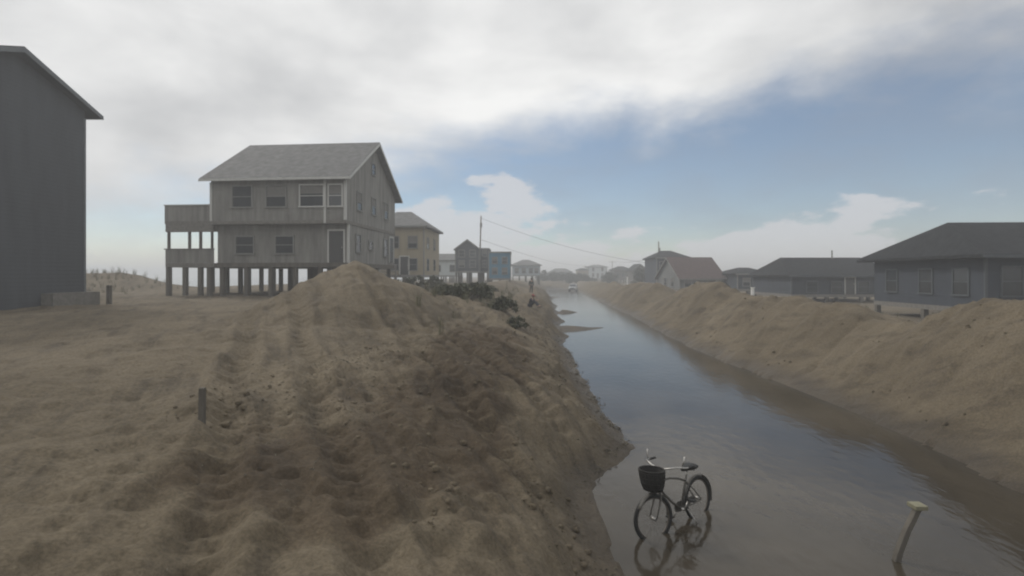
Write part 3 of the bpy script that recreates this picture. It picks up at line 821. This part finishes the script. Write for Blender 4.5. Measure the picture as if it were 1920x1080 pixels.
def plant(name, label, cat, x, y, w_, h_, clumps, per, size, lm, group, trunk=0.06, seed=0, z=None):
    rng = random.Random(seed)
    zz = hz(x, y) if z is None else z
    root = empty(name, (x, y, zz))
    tag(root, label, cat, group)
    mb, st = MB(), MB()
    for i in range(clumps):
        a, rr = rng.uniform(0, 6.283), w_ * 0.5 * math.sqrt(rng.random())
        c = Vector((rr * math.cos(a), rr * math.sin(a), h_ * rng.uniform(0.35, 0.95) * (1 - 0.45 * (rr / (w_ * 0.5)) ** 2)))
        leaves(mb, c, min(w_, h_) * rng.uniform(0.14, 0.26), per, size, rng)
        st.tube([(rr * 0.1 * math.cos(a), rr * 0.1 * math.sin(a), -0.25), (c.x * 0.45, c.y * 0.45, c.z * 0.45), c], [trunk, trunk * 0.6, trunk * 0.2], 5)
    mb.build('crown' if 'tree' in name else 'foliage', lm, root)
    st.build('trunk' if 'tree' in name else 'stem', BARK, root)
SG = 'shrubs half buried on the left bank'
plant('dune_shrub', 'dense dark shrub on the crest of the left bank beside the sand heap', 'shrub', -2.6, 27.0, 3.0, 1.1, 40, 60, 0.16, LEAF, SG, 0.03, 1)
plant('dune_shrub', 'dark shrub on the left bank nearest the floodwater', 'shrub', -0.45, 24.6, 1.3, 0.85, 22, 60, 0.14, LEAF, SG, 0.025, 2)
plant('dune_shrub', 'straggly shrub trailing down the left bank below the others', 'shrub', 0.2, 22.2, 0.9, 0.55, 12, 50, 0.12, LEAF, SG, 0.02, 3)
plant('dune_shrub', 'wide dark shrub behind the left bank under the teal house', 'shrub', -3.4, 36.0, 4.6, 1.1, 44, 60, 0.18, LEAF, SG, 0.03, 4)
plant('dune_shrub', 'shrub in front of the tan house', 'shrub', -8.5, 47.0, 5.0, 1.3, 40, 60, 0.2, LEAF, SG, 0.03, 5)
TG = 'trees at the end of the road'
for i, (px, d, w_, h_, lab) in enumerate((
    (1024, 168, 6, 4.6, 'dark tree right of the pale hip roofed house'),
    (1046, 178, 7, 4.2, 'broad low dark tree in front of the low grey roof'),
    (1068, 165, 6, 4.0, 'dark tree just above the far end of the water'),
    (1088, 160, 5, 3.6, 'dark tree above the parked car'),
    (1109, 172, 4, 1.8, 'low bushy tree in front of the tall pale house'),
    (1143, 150, 4.0, 4.0, 'dark tree right of the tall pale house'),
    (1203, 118, 3.6, 4.6, 'dark tree left of the tall dark blue house'))):
    c = at(px, 515, d)
    plant('coastal_tree', lab, 'tree', c.x, d, w_, h_, 40, 60, 0.42, LEAF_F, TG, 0.09, 20 + i, z=0.8)
# dune grass: uncountable
gm = MB()
rng = random.Random(5)
def tuft(x, y, n, h_):
    z = hz(x, y) - 0.03
    for _ in range(n):
        a, ln = rng.uniform(0, 6.283), h_ * rng.uniform(0.5, 1.1)
        b0 = Vector((x + rng.gauss(0, 0.06), y + rng.gauss(0, 0.06), z))
        o = Vector((math.cos(a), math.sin(a), 0))
        s = Vector((-o.y, o.x, 0)) * 0.008
        m_ = b0 + o * ln * 0.18 + Vector((0, 0, ln * 0.65)); t_ = b0 + o * ln * 0.55 + Vector((0, 0, ln * 0.95))
        gm.add([b0 - s, b0 + s, m_ + s * 0.7, m_ - s * 0.7, t_], [(0, 1, 2, 3), (3, 2, 4)])
for _ in range(600):
    k = rng.random()
    if k < 0.35: x, y = rng.gauss(-39, 5), rng.gauss(45, 4)
    elif k < 0.5: y = rng.gauss(33, 7); x = float(xl_(y)) - 3.6 - abs(rng.gauss(0.5, 1.8))
    elif k < 0.62: x, y = rng.uniform(15, 30), rng.uniform(14, 45)
    else: x, y = rng.uniform(-12, -4), rng.uniform(30, 50)
    if hz(x, y) > 0.5:
        tuft(x, y, 14, rng.uniform(0.4, 0.85) if x < 8 else 0.4)
tag(gm.build('dune_grass', REED), 'sparse dry dune grass on the sand', 'grass', None, 'stuff')
# storm wrack: reed stalks and twigs washed over the bank
wk = MB()
for _ in range(1800):
    k = rng.random()
    if k < 0.45:
        x, y = rng.gauss(-3.0, 0.9), rng.gauss(10.5, 1.8)
    elif k < 0.75:
        y = rng.uniform(6, 30); x = float(xl_(y)) - abs(rng.gauss(0.25, 0.35))
    else:
        y = rng.uniform(5, 26); x = float(xl_(y)) - rng.uniform(0.3, 5)
    z = hz(x, y)
    if z < 0.02: continue
    a, ln = rng.uniform(0, 6.283), rng.uniform(0.02, 0.09)
    o = Vector((math.cos(a), math.sin(a), rng.gauss(0, 0.12))) * ln
    s = Vector((-math.sin(a), math.cos(a), 0)) * rng.uniform(0.002, 0.006)
    p = Vector((x, y, z + 0.006))
    wk.add([p - s, p + s, p + o + s, p + o - s, p + o * 0.5 + Vector((0, 0, 0.015))], [(0, 1, 4), (1, 2, 4), (2, 3, 4), (3, 0, 4)])
for _ in range(110):
    y = rng.uniform(9.5, 31); x = float(xl_(y)) - abs(rng.gauss(0.16, 0.14)) - (rng.random() < 0.25) * rng.uniform(0.5, 1.6)
    z = hz(x, y)
    if z < 0.0: continue
    for _k in range(6):
        a, ln = rng.uniform(0, 6.283), rng.uniform(0.04, 0.13)
        o = Vector((math.cos(a), math.sin(a), rng.uniform(-0.05, 0.35))) * ln
        s_ = Vector((-math.sin(a), math.cos(a), 0)) * rng.uniform(0.003, 0.007)
        p = Vector((x + rng.gauss(0, 0.06), y + rng.gauss(0, 0.10), z + 0.008))
        wk.add([p - s_, p + s_, p + o + s_, p + o - s_, p + o * 0.5 + Vector((0, 0, 0.03))], [(0, 1, 4), (1, 2, 4), (2, 3, 4), (3, 0, 4)])
tag(wk.build('storm_wrack', TWIG), 'scattered twigs and reed stalks on the left bank', 'debris', None, 'stuff')

# broken clods of sand left by the plough, too many to count
ck = MB()
rr_ = np.random.RandomState(3)
N = 5200
cy = 5 + 34 * rr_.rand(N) ** 1.6
side = rr_.rand(N) < 0.68
cx = np.where(side, xl_(cy) - 0.3 - 6.0 * rr_.rand(N) ** 1.2, xr_(cy) + 0.4 + 4.5 * rr_.rand(N))
keep = fbm(cx * 0.6 + 3, cy * 0.45, 3) + 0.35 * (rr_.rand(N) - 0.5) > 0.02
cx, cy = cx[keep], cy[keep]
cz = height(cx, cy)
ico = [(0, 0, 1), (0.89, 0, 0.45), (0.28, 0.85, 0.45), (-0.72, 0.53, 0.45), (-0.72, -0.53, 0.45), (0.28, -0.85, 0.45), (0.72, 0.53, -0.45), (-0.28, 0.85, -0.45), (-0.89, 0, -0.45), (-0.28, -0.85, -0.45), (0.72, -0.53, -0.45)]
icf = [(0, 1, 2), (0, 2, 3), (0, 3, 4), (0, 4, 5), (0, 5, 1), (1, 6, 2), (2, 7, 3), (3, 8, 4), (4, 9, 5), (5, 10, 1), (6, 7, 2), (7, 8, 3), (8, 9, 4), (9, 10, 5), (10, 6, 1)]
for x, y, z in zip(cx, cy, cz):
    if z < 0.03: continue
    q = 0.010 + 0.055 * rr_.rand() ** 3.5
    ck.add([(x + q * a * (0.7 + 0.6 * rr_.rand()), y + q * b_ * (0.7 + 0.6 * rr_.rand()), z + q * 0.25 + q * 0.8 * c * (0.6 + 0.6 * rr_.rand())) for a, b_, c in ico], icf)
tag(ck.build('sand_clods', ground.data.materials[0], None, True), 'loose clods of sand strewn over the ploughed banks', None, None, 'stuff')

# ------------------------------------------------------------------ posts
def post(label, x, y, h_, s, lean, m, cap=None, name='post', cat='post', group=None):
    z = hz(x, y)
    root = empty(name, (x, y, z))
    tag(root, label, cat, group)
    MB().prism([(-s, -s), (s, -s), (s * 1.03, s), (-s, s * 0.97)], 0, 1, 'z')
    mb = MB()
    n_ = 5
    for i in range(n_ + 1):
        k = i / n_
        ox, oy = lean[0] * k * k * h_, lean[1] * k * h_
        q = s * (1 - 0.08 * k)
        mb.v += [(ox - q, oy - q, -0.5 + k * (h_ + 0.5)), (ox + q, oy - q, -0.5 + k * (h_ + 0.5)), (ox + q, oy + q, -0.5 + k * (h_ + 0.5)), (ox - q, oy + q, -0.5 + k * (h_ + 0.5))]
        if i:
            b0 = 4 * i
            mb.f += [(b0 - 4 + j, b0 - 4 + (j + 1) % 4, b0 + (j + 1) % 4, b0 + j) for j in range(4)]
    mb.f += [(0, 3, 2, 1), tuple(4 * n_ + j for j in range(4))]
    mb.build('shaft', m, root, bevel=0.006)
    if cap:
        tx, ty = lean[0] * h_, lean[1] * h_
        MB().box(tx - cap[0], tx + cap[0], ty - cap[0], ty + cap[0], h_ + 0.003, h_ + cap[1]).build('cap', cap[2], root, bevel=0.008)
    return root
PALEWOOD = mat('pale_cut_wood', (0.20, 0.19, 0.13), 0.8, 0.15, 20)
post('short dark post standing in the sand at lower left', -4.0, 6.6, 0.45, 0.035, (0.02, 0), PILE)
post('small dark post near the base of the tall left house', -20.3, 25.8, 1.0, 0.09, (0, 0), PILE)
post('leaning weathered post with pale top in the water at lower right', 4.85, 6.6, 0.92, 0.04, (0.45, 0.05), PILE, (0.08, 0.06, PALEWOOD))
wp = mat('white_post_paint', (0.75, 0.75, 0.73), 0.6, 0.1, 8)
post('small white post on the right behind the rounded sand hump', 18.8, 40.0, 1.70, 0.10, (0, 0), wp, (0.13, 0.05, wp))
post('white post on the right bank left of the red roofed cluster', 21.4, 95.0, 2.3, 0.14, (0, 0), wp, (0.17, 0.05, wp))

# ------------------------------------------------------------------ bicycle at the water's edge
def bicycle(label, rear, front, z):
    rear, front = Vector((*rear, z)), Vector((*front, z))
    d = front - rear
    root = empty('bicycle', rear, math.atan2(d.y, d.x))
    tag(root, label, 'bicycle')
    FR = mat('faded_cruiser_paint', (0.085, 0.08, 0.072), 0.6, 0.2, 12)
    RH = 0.335
    WB = 1.10
    def wheel(cx, nm):
        wr = empty(nm, (cx, 0, RH)); wr.parent = root
        MB().ring((0, 0, 0), 0.308, 0.027, 44, 10).build('tyre', RUBBER, wr, True)
        MB().ring((0, 0, 0), 0.276, 0.011, 44, 6).build('rim', RUST, wr, True)
        sp = MB()
        for k in range(24):
            a = 2 * math.pi * k / 24
            sp.tube([(0.018 * math.cos(a + 1), 0.03 * (-1) ** k, 0.018 * math.sin(a + 1)), (0.275 * math.cos(a), 0, 0.275 * math.sin(a))], 0.0014, 4, False)
        sp.build('spokes', RUST, wr)
        MB().tube([(0, -0.05, 0), (0, 0.05, 0)], 0.024, 10).build('hub', CHROME, wr, True)
        return wr
    wheel(0, 'wheel')
    fwl = wheel(WB, 'wheel'); fwl.rotation_euler = (0, 0, R(-14))
    f = MB()
    bb, sc_, ht, hb2 = (0.44, 0, 0.29), (0.28, 0, 0.66), (0.88, 0, 0.83), (0.925, 0, 0.69)
    f.tube([bb, sc_, (0.255, 0, 0.72)], 0.016, 10)
    f.tube([sc_, (0.45, 0, 0.735), (0.66, 0, 0.79), (0.885, 0, 0.81)], 0.016, 10)
    f.tube([bb, (0.62, 0, 0.42), (0.80, 0, 0.58), (0.915, 0, 0.72)], 0.019, 10)
    f.tube([ht, hb2], 0.024, 10)
    for s in (-1, 1):
        f.tube([bb, (0.2, 0.05 * s, 0.31), (0, 0.06 * s, RH)], 0.010, 8)
        f.tube([sc_, (0.14, 0.05 * s, 0.5), (0, 0.06 * s, RH)], 0.009, 8)
    f.build('frame', FR, root, True)
    fk = MB()
    fk.tube([hb2, (0.94, 0, 0.66)], 0.02, 10)
    for s in (-1, 1):
        fk.tube([(0.94, 0.01 * s, 0.67), (0.955, 0.055 * s, 0.63), (1.02, 0.06 * s, 0.48), (WB, 0.06 * s, RH)], [0.015, 0.015, 0.012, 0.009], 8)
    fk.build('fork', FR, root, True)
    MB().tube([(0.255, 0, 0.70), (0.225, 0, 0.80)], 0.013, 8).build('seat_post', CHROME, root, True)
    # saddle: wide sprung cruiser saddle
    sv, sf = [], []
    prof = [(-0.15, 0.06, 0.02), (-0.13, 0.115, 0.045), (-0.05, 0.125, 0.05), (0.03, 0.07, 0.04), (0.11, 0.032, 0.035), (0.15, 0.015, 0.02)]
    for (a, hw, th) in prof:
        for k in range(10):
            an = 2 * math.pi * k / 10
            sv.append((0.21 + a, hw * math.cos(an), 0.84 + th * math.sin(an) * (1 if math.sin(an) > 0 else 0.9) + 0.012 * math.cos(an) ** 2))
    for i in range(len(prof) - 1):
        for k in range(10):
            a, b_ = i * 10 + k, i * 10 + (k + 1) % 10
            sf.append((a, b_, b_ + 10, a + 10))
    sf += [tuple(range(10))[::-1], tuple(range(50, 60))]
    MB().add(sv, sf).build('saddle', BLACK, root, True)
    hbm = MB()
    hbm.tube([(0.875, 0, 0.80), (0.85, 0, 0.96)], 0.014, 8)
    pts = [(0.56, 0.33, 1.00), (0.70, 0.335, 1.01), (0.82, 0.27, 1.03), (0.87, 0.14, 1.0), (0.86, 0.0, 0.965)]
    full = pts + [(p[0], -p[1], p[2]) for p in pts[-2::-1]]
    hbm.tube(full, 0.0115, 8)
    ho = hbm.build('handlebar', CHROME, root, True)
    for s in (-1, 1):
        MB().tube([(0.54, 0.332 * s, 0.999), (0.66, 0.336 * s, 1.006)], 0.018, 10).build('grip', BLACK, ho, True)
        MB().tube([(0.76, 0.30 * s, 1.03), (0.73, 0.32 * s, 1.10), (0.72, 0.325 * s, 1.17)], [0.006, 0.008, 0.010], 6).build('brake_lever' if s > 0 else 'mirror_stalk', CHROME, ho, True)
    # round front basket: outer shell, floor, rim, ribs
    bk = MB()
    n_ = 20
    rings = [(0.125, 0.72), (0.155, 0.80), (0.172, 0.90), (0.18, 1.0), (0.172, 1.0), (0.162, 0.9), (0.146, 0.8), (0.115, 0.735)]
    vv, ff = [], []
    for (r_, z_) in rings:
        for k in range(n_):
            a = 2 * math.pi * k / n_
            vv.append((1.06 + r_ * math.cos(a) * 0.85, r_ * math.sin(a) * 1.08, z_))
    for i in range(len(rings) - 1):
        for k in range(n_):
            a, b_ = i * n_ + k, i * n_ + (k + 1) % n_
            ff.append((a, b_, b_ + n_, a + n_))
    ff += [tuple(range(n_))[::-1], tuple(range(7 * n_, 8 * n_))]
    bk.add(vv, ff)
    bo = bk.build('basket', WICKER, root, True)
    rb = MB()
    for k in range(n_):
        a = 2 * math.pi * k / n_
        rb.tube([(1.06 + (r_ + 0.004) * math.cos(a) * 0.85, (r_ + 0.004) * math.sin(a) * 1.08, z_) for r_, z_ in rings[:4]], 0.007, 5)
    for z_, r_ in ((0.76, 0.142), (0.83, 0.162), (0.90, 0.175), (0.97, 0.182)):
        rb.tube([(1.06 + r_ * math.cos(2 * math.pi * k / n_) * 0.85, r_ * math.sin(2 * math.pi * k / n_) * 1.08, z_) for k in range(n_ + 1)], 0.008, 5)
    rb.build('basket_weave', WICKER, bo, True)
    rm = MB(); rm.tube([(1.06 + 0.178 * math.cos(2 * math.pi * k / 28) * 0.85, 0.178 * math.sin(2 * math.pi * k / 28) * 1.08, 1.003) for k in range(29)], 0.013, 6)
    rm.build('rim', WICKER, bo, True)
    # fenders, chain guard, cranks, reflector, kickstand
    for cx, a0, a1 in ((0, 20, 200), (WB, 35, 190)):
        fe = MB()
        for k in range(19):
            a = R(a0 + (a1 - a0) * k / 18)
            for y_, rr in ((-0.032, 0.35), (0, 0.362), (0.032, 0.35)):
                fe.v.append((cx + rr * math.cos(a), y_, RH + rr * math.sin(a)))
            if k:
                o = 3 * k
                fe.f += [(o - 3, o - 2, o + 1, o), (o - 2, o - 1, o + 2, o + 1)]
        fo = fe.build('fender', FR, root, True)
        so = fo.modifiers.new('thick', 'SOLIDIFY'); so.thickness = 0.003
    MB().prism([(0.0, 0.30), (0.40, 0.22), (0.52, 0.25), (0.54, 0.33), (0.46, 0.38), (0.02, 0.37)], -0.052, -0.046, 'y').build('chain_guard', FR, root)
    cr = MB(); cr.tube([(0.44, -0.06, 0.29), (0.53, -0.08, 0.16)], 0.011, 6); cr.tube([(0.44, 0.06, 0.29), (0.35, 0.08, 0.42)], 0.011, 6); cr.tube([(0.44, -0.06, 0.29), (0.44, 0.06, 0.29)], 0.022, 10)
    co = cr.build('crank', CHROME, root, True)
    MB().box(0.49, 0.57, -0.19, -0.085, 0.15, 0.172).build('pedal', BLACK, co)
    MB().box(0.31, 0.39, 0.085, 0.19, 0.41, 0.432).build('pedal', BLACK, co)
    MB().tube([(0.36, 0.06, 0.28), (0.28, 0.22, 0.0)], 0.009, 6).build('kickstand', CHROME, root, True)
    MB().box(0.045, 0.06, -0.035, 0.035, 0.76, 0.82).build('reflector', wp, root, bevel=0.004)
    MB().tube([(0.06, 0, 0.79), (0.2, 0, 0.8)], 0.006, 6).build('reflector_arm', CHROME, root)
    # lean a little onto the kickstand
    root.rotation_euler = (R(5), 0, math.atan2(d.y, d.x))
    return root
bicycle('cruiser bicycle with black front basket standing at the edge of the floodwater', (2.90, 7.93), (2.04, 7.27), -0.10)

# ------------------------------------------------------------------ parked car at the far end of the water
def car(label, x, y, rz):
    root = empty('parked_car', (x, y, -0.12), rz)
    tag(root, label, 'car')
    paint = mat('silver_car_paint', (0.50, 0.51, 0.52), 0.3, 0.06, 3, metal=0.5)
    prof = [(-2.2, 0.42), (-2.25, 0.75), (-2.1, 0.98), (-1.2, 1.06), (2.1, 1.04), (2.22, 0.8), (2.2, 0.42)]
    MB().prism(prof, -0.9, 0.9, 'y').build('body', paint, root, bevel=0.07)
    cab = MB().add([(-1.2, -0.84, 1.05), (1.95, -0.84, 1.05), (1.95, 0.84, 1.05), (-1.2, 0.84, 1.05), (-0.5, -0.68, 1.66), (1.6, -0.68, 1.66), (1.6, 0.68, 1.66), (-0.5, 0.68, 1.66)],
                   [(4, 5, 6, 7), (0, 1, 5, 4), (1, 2, 6, 5), (2, 3, 7, 6), (3, 0, 4, 7), (0, 3, 2, 1)]).build('cabin', paint, root, bevel=0.05)
    MB().add([(-1.20, -0.70, 1.13), (-1.20, 0.70, 1.13), (-0.60, 0.60, 1.60), (-0.60, -0.60, 1.60), (-1.10, -0.70, 1.10), (-1.10, 0.70, 1.10), (-0.5, 0.6, 1.57), (-0.5, -0.6, 1.57)],
             [(0, 1, 2, 3), (4, 7, 6, 5), (0, 4, 5, 1), (1, 5, 6, 2), (2, 6, 7, 3), (3, 7, 4, 0)]).build('windscreen', GLASS, root)
    for s in (-1, 1):
        MB().box(-0.55, 1.65, *(sorted((s * 0.79, s * 0.83))), 1.14, 1.5).build('side_window', GLASS, root)
        MB().box(-2.27, -2.18, *(sorted((s * 0.5, s * 0.82))), 0.72, 0.88).build('headlight', wp, root)
        MB().box(-0.95, -0.75, *(sorted((s * 0.86, s * 1.03))), 1.08, 1.22).build('mirror', BLACK, root)
        for cx in (-1.4, 1.4):
            wr = empty('wheel', (cx, s * 0.80, 0.34)); wr.parent = root
            MB().ring((0, 0, 0), 0.24, 0.11, 24, 8).build('tyre', RUBBER, wr, True)
            MB().tube([(0, -0.08, 0), (0, 0.08, 0)], 0.2, 16).build('rim', CHROME, wr)
    MB().box(-2.275, -2.2, -0.45, 0.45, 0.62, 0.84).build('grille', BLACK, root)
    MB().box(-2.3, -2.18, -0.86, 0.86, 0.40, 0.58).build('bumper', BLACK, root)
    return root
car('silver car parked at the right edge of the water at the far end', 14.1, 118, R(78))

# ------------------------------------------------------------------ people on the left bank
SKIN = mat('skin', (0.42, 0.27, 0.20), 0.6, 0.08, 20)
def skin_mesh(name, verts_, edges_, radii, m, parent=None, root_i=0, sub=1):
    me_ = bpy.data.meshes.new(name)
    me_.from_pydata([tuple(v) for v in verts_], edges_, [])
    o = bpy.data.objects.new(name, me_)
    COL.objects.link(o)
    if parent: o.parent = parent
    me_.materials.append(m)
    o.modifiers.new('skin', 'SKIN')
    if not len(me_.skin_vertices):
        raise RuntimeError('no skin layer')
    for i, r_ in enumerate(radii):
        sv = me_.skin_vertices[0].data[i]
        sv.radius = (r_, r_) if not hasattr(r_, '__len__') else r_
        sv.use_root = (i == root_i)
    s = o.modifiers.new('sub', 'SUBSURF'); s.levels = sub; s.render_levels = sub
    return o
def person(label, loc, rz, joints, shirt, trousers, hair, cap=None, collar=None):
    """joints: pelvis chest neck head  l/r shoulder elbow wrist  l/r hip knee ankle toe (local, metres)"""
    root = empty('person', loc, rz)
    tag(root, label, 'person')
    J = {k: Vector(v) for k, v in joints.items()}
    V, E, Rd, I = [], [], [], {}
    def add(k, r_, par=None, v=None):
        I[k] = len(V); V.append(J[k] if v is None else v); Rd.append(r_)
        if par: E.append((I[par], I[k]))
    add('pelvis', (0.135, 0.10)); add('waist', (0.125, 0.095), 'pelvis', J['pelvis'].lerp(J['chest'], 0.5)); add('chest', (0.145, 0.105), 'waist')
    add('neck', 0.055, 'chest'); add('jaw', 0.062, 'neck', J['neck'].lerp(J['head'], 0.55)); add('head', 0.088, 'jaw'); add('crown', 0.062, 'head', J['head'] + (J['head'] - J['neck']).normalized() * 0.085)
    for s in 'lr':
        add(s + 'sh', 0.062, 'chest'); add(s + 'el', 0.044, s + 'sh'); add(s + 'wr', 0.029, s + 'el')
        dr = (J[s + 'wr'] - J[s + 'el']).normalized()
        side = dr.cross(Vector((0, 1, 0.2))).normalized()
        add(s + 'palm', (0.036, 0.018), s + 'wr', J[s + 'wr'] + dr * 0.06)
        for q in range(4):
            b0 = J[s + 'wr'] + dr * 0.095 + side * (q - 1.5) * 0.02
            add(f'{s}f{q}', 0.009, s + 'palm', b0)
            add(f'{s}g{q}', 0.008, f'{s}f{q}', b0 + dr * (0.04, 0.048, 0.044, 0.034)[q])
            add(f'{s}h{q}', 0.007, f'{s}g{q}', b0 + dr * (0.06, 0.07, 0.065, 0.05)[q] + Vector((0, -0.015, -0.01)))
        add(s + 'th', 0.010, s + 'wr', J[s + 'wr'] + dr * 0.045 - side * 0.045)
        add(s + 'ti', 0.008, s + 'th', J[s + 'wr'] + dr * 0.085 - side * 0.06)
        add(s + 'hip', 0.088, 'pelvis'); add(s + 'kn', 0.062, s + 'hip'); add(s + 'an', 0.043, s + 'kn'); add(s + 'toe', (0.045, 0.03), s + 'an')
    body = skin_mesh('body', V, E, Rd, SKIN, root)
    def cloth(name, keys, edges_, radii, m):
        ix = {k: i for i, k in enumerate(keys)}
        vs2 = [V[I[k]] if isinstance(k, str) and k in I else k for k in keys]
        return skin_mesh(name, vs2, [(ix[a], ix[b_]) for a, b_ in edges_], radii, m, root)
    cloth('jacket', ['pelvis', 'waist', 'chest', 'lsh', 'lel', 'lwr', 'rsh', 'rel', 'rwr'],
          [('pelvis', 'waist'), ('waist', 'chest'), ('chest', 'lsh'), ('lsh', 'lel'), ('lel', 'lwr'), ('chest', 'rsh'), ('rsh', 'rel'), ('rel', 'rwr')],
          [(0.17, 0.135), (0.165, 0.13), (0.18, 0.135), 0.085, 0.064, 0.046, 0.085, 0.064, 0.046], shirt)
    cloth('trousers', ['pelvis', 'lhip', 'lkn', 'lan', 'rhip', 'rkn', 'ran'],
          [('pelvis', 'lhip'), ('lhip', 'lkn'), ('lkn', 'lan'), ('pelvis', 'rhip'), ('rhip', 'rkn'), ('rkn', 'ran')],
          [(0.155, 0.12), 0.108, 0.08, 0.062, 0.108, 0.08, 0.062], trousers)
    for s in 'lr':
        a, t = J[s + 'an'], J[s + 'toe']
        skin_mesh('shoe', [a + Vector((0, 0.03, -0.045)), a.lerp(t, 0.6) + Vector((0, 0, -0.02)), t + (t - a) * 0.15], [(0, 1), (1, 2)], [0.055, (0.052, 0.045), (0.045, 0.03)], BLACK, root)
    h, up = J['head'], (J['head'] - J['neck']).normalized()
    fwd = Vector((0, -1, 0)); fwd = (fwd - up * fwd.dot(up)).normalized()
    rt = fwd.cross(up)
    hr = MB()
    for i in range(7):
        for k in range(14):
            th, ph = R(10 + i * 17), 2 * math.pi * k / 14
            drr = up * math.cos(th) + (rt * math.cos(ph) - fwd * math.sin(ph)) * math.sin(th)
            if drr.dot(fwd) > 0.45 and th > R(55):
                drr = (drr - fwd * 0.5).normalized()
            hr.v.append(h + up * 0.012 + Vector((drr.x * 0.104, drr.y * 0.112, drr.z * 0.118)))
            if i:
                hr.f.append(((i - 1) * 14 + k, (i - 1) * 14 + (k + 1) % 14, i * 14 + (k + 1) % 14, i * 14 + k))
    hr.f.append(tuple(range(14)))
    hr.build('hair', hair, root, True)
    for s in (-1, 1):
        MB().ring(h + fwd * 0.083 + rt * 0.032 * s + up * 0.005, 0.006, 0.006, 8, 6).build('eye', BLACK, body, True)
        MB().ring(h + rt * 0.095 * s, 0.018, 0.008, 10, 6).build('ear', SKIN, body, True)
    MB().tube([h + fwd * 0.088 + up * 0.015, h + fwd * 0.108 - up * 0.025, h + fwd * 0.092 - up * 0.032], [0.008, 0.013, 0.006], 6).build('nose', SKIN, body, True)
    MB().tube([h + fwd * 0.086 - up * 0.055 + rt * 0.022, h + fwd * 0.093 - up * 0.057, h + fwd * 0.086 - up * 0.055 - rt * 0.022], 0.005, 6).build('mouth', mat('lips', (0.3, 0.13, 0.11), 0.6), body, True)
    if cap:
        c_ = MB()
        for i in range(5):
            for k in range(14):
                th, ph = R(4 + i * 21), 2 * math.pi * k / 14
                drr = up * math.cos(th) + (rt * math.cos(ph) + fwd * math.sin(ph)) * math.sin(th)
                c_.v.append(h + up * 0.03 + drr * 0.122)
                if i: c_.f.append(((i - 1) * 14 + k, (i - 1) * 14 + (k + 1) % 14, i * 14 + (k + 1) % 14, i * 14 + k))
        c_.f.append(tuple(range(14)))
        c_.prism([(-0.07, 0.09), (0.07, 0.09), (0.05, 0.2), (-0.05, 0.2)], 0, 0.008, 'z')
        for j in range(len(c_.v) - 8, len(c_.v)):
            q = c_.v[j]
            c_.v[j] = tuple(h + rt * q[0] + fwd * q[1] + up * (0.03 + q[2]))
        c_.build('cap', cap, root, True)
    return root
STAND = dict(pelvis=(0, 0, 0.95), chest=(0, -0.03, 1.30), neck=(0, -0.03, 1.48), head=(0, -0.05, 1.62),
             lsh=(0.19, -0.02, 1.40), lel=(0.26, 0.02, 1.12), lwr=(0.24, -0.12, 0.90), rsh=(-0.19, -0.02, 1.40), rel=(-0.27, 0.03, 1.12), rwr=(-0.25, -0.10, 0.89),
             lhip=(0.09, 0, 0.90), lkn=(0.11, -0.04, 0.50), lan=(0.11, 0.04, 0.09), ltoe=(0.12, -0.12, 0.04), rhip=(-0.09, 0, 0.90), rkn=(-0.10, 0.02, 0.50), ran=(-0.11, 0.14, 0.09), rtoe=(-0.12, -0.02, 0.04))
SIT = dict(pelvis=(0, 0, 0.13), chest=(0, -0.14, 0.47), neck=(0, -0.20, 0.63), head=(0, -0.25, 0.76),
           lsh=(0.19, -0.16, 0.56), lel=(0.27, -0.30, 0.36), lwr=(0.16, -0.50, 0.44), rsh=(-0.19, -0.16, 0.56), rel=(-0.27, -0.30, 0.36), rwr=(-0.16, -0.50, 0.44),
           lhip=(0.09, -0.03, 0.11), lkn=(0.15, -0.42, 0.38), lan=(0.14, -0.66, 0.06), ltoe=(0.15, -0.82, 0.03), rhip=(-0.09, -0.03, 0.11), rkn=(-0.15, -0.42, 0.38), ran=(-0.14, -0.68, 0.06), rtoe=(-0.15, -0.84, 0.03))
NAVY = mat('navy_cloth', (0.022, 0.024, 0.036), 0.9, 0.2, 8)
OLIVE = mat('dark_grey_green_cloth', (0.05, 0.06, 0.055), 0.9, 0.2, 8)
DARKC = mat('charcoal_cloth', (0.03, 0.03, 0.034), 0.9, 0.2, 8)
HAIR = mat('dark_hair', (0.02, 0.015, 0.012), 0.7, 0.2, 30)
RED = mat('faded_red_cloth', (0.25, 0.07, 0.065), 0.9, 0.15, 10)
PX1, PY1 = 2.15, 57.0
person('person standing on the left bank in a dark grey green jacket', (PX1, PY1, hz(PX1, PY1) - 0.02), R(25), STAND, OLIVE, DARKC, HAIR)
PX2, PY2 = 1.25, 36.3
person('person sitting on the left bank in dark navy clothes and a red cap', (PX2, PY2, hz(PX2, PY2) + 0.02), R(70), SIT, NAVY, NAVY, HAIR, cap=RED)

# ------------------------------------------------------------------ haze: the wet salt air after the storm
hzm = bpy.data.materials.new('salt_haze')
hzm.use_nodes = True
n, l = hzm.node_tree.nodes, hzm.node_tree.links
n.clear()
pv = n.new('ShaderNodeVolumePrincipled')
pv.inputs['Color'].default_value = (0.90, 0.92, 0.95, 1)
pv.inputs['Density'].default_value = 0.0034
pv.inputs['Anisotropy'].default_value = 0.25
om = n.new('ShaderNodeOutputMaterial')
l.new(pv.outputs[0], om.inputs['Volume'])
hzo = MB().box(-1500, 1500, -320, 1500, -4.2, 15.2).build('haze', hzm)
tag(hzo, 'pale even haze hanging over the whole place', None, None, 'stuff')
print('triangles', sum(len(o.data.polygons) for o in bpy.data.objects if o.type == 'MESH'))
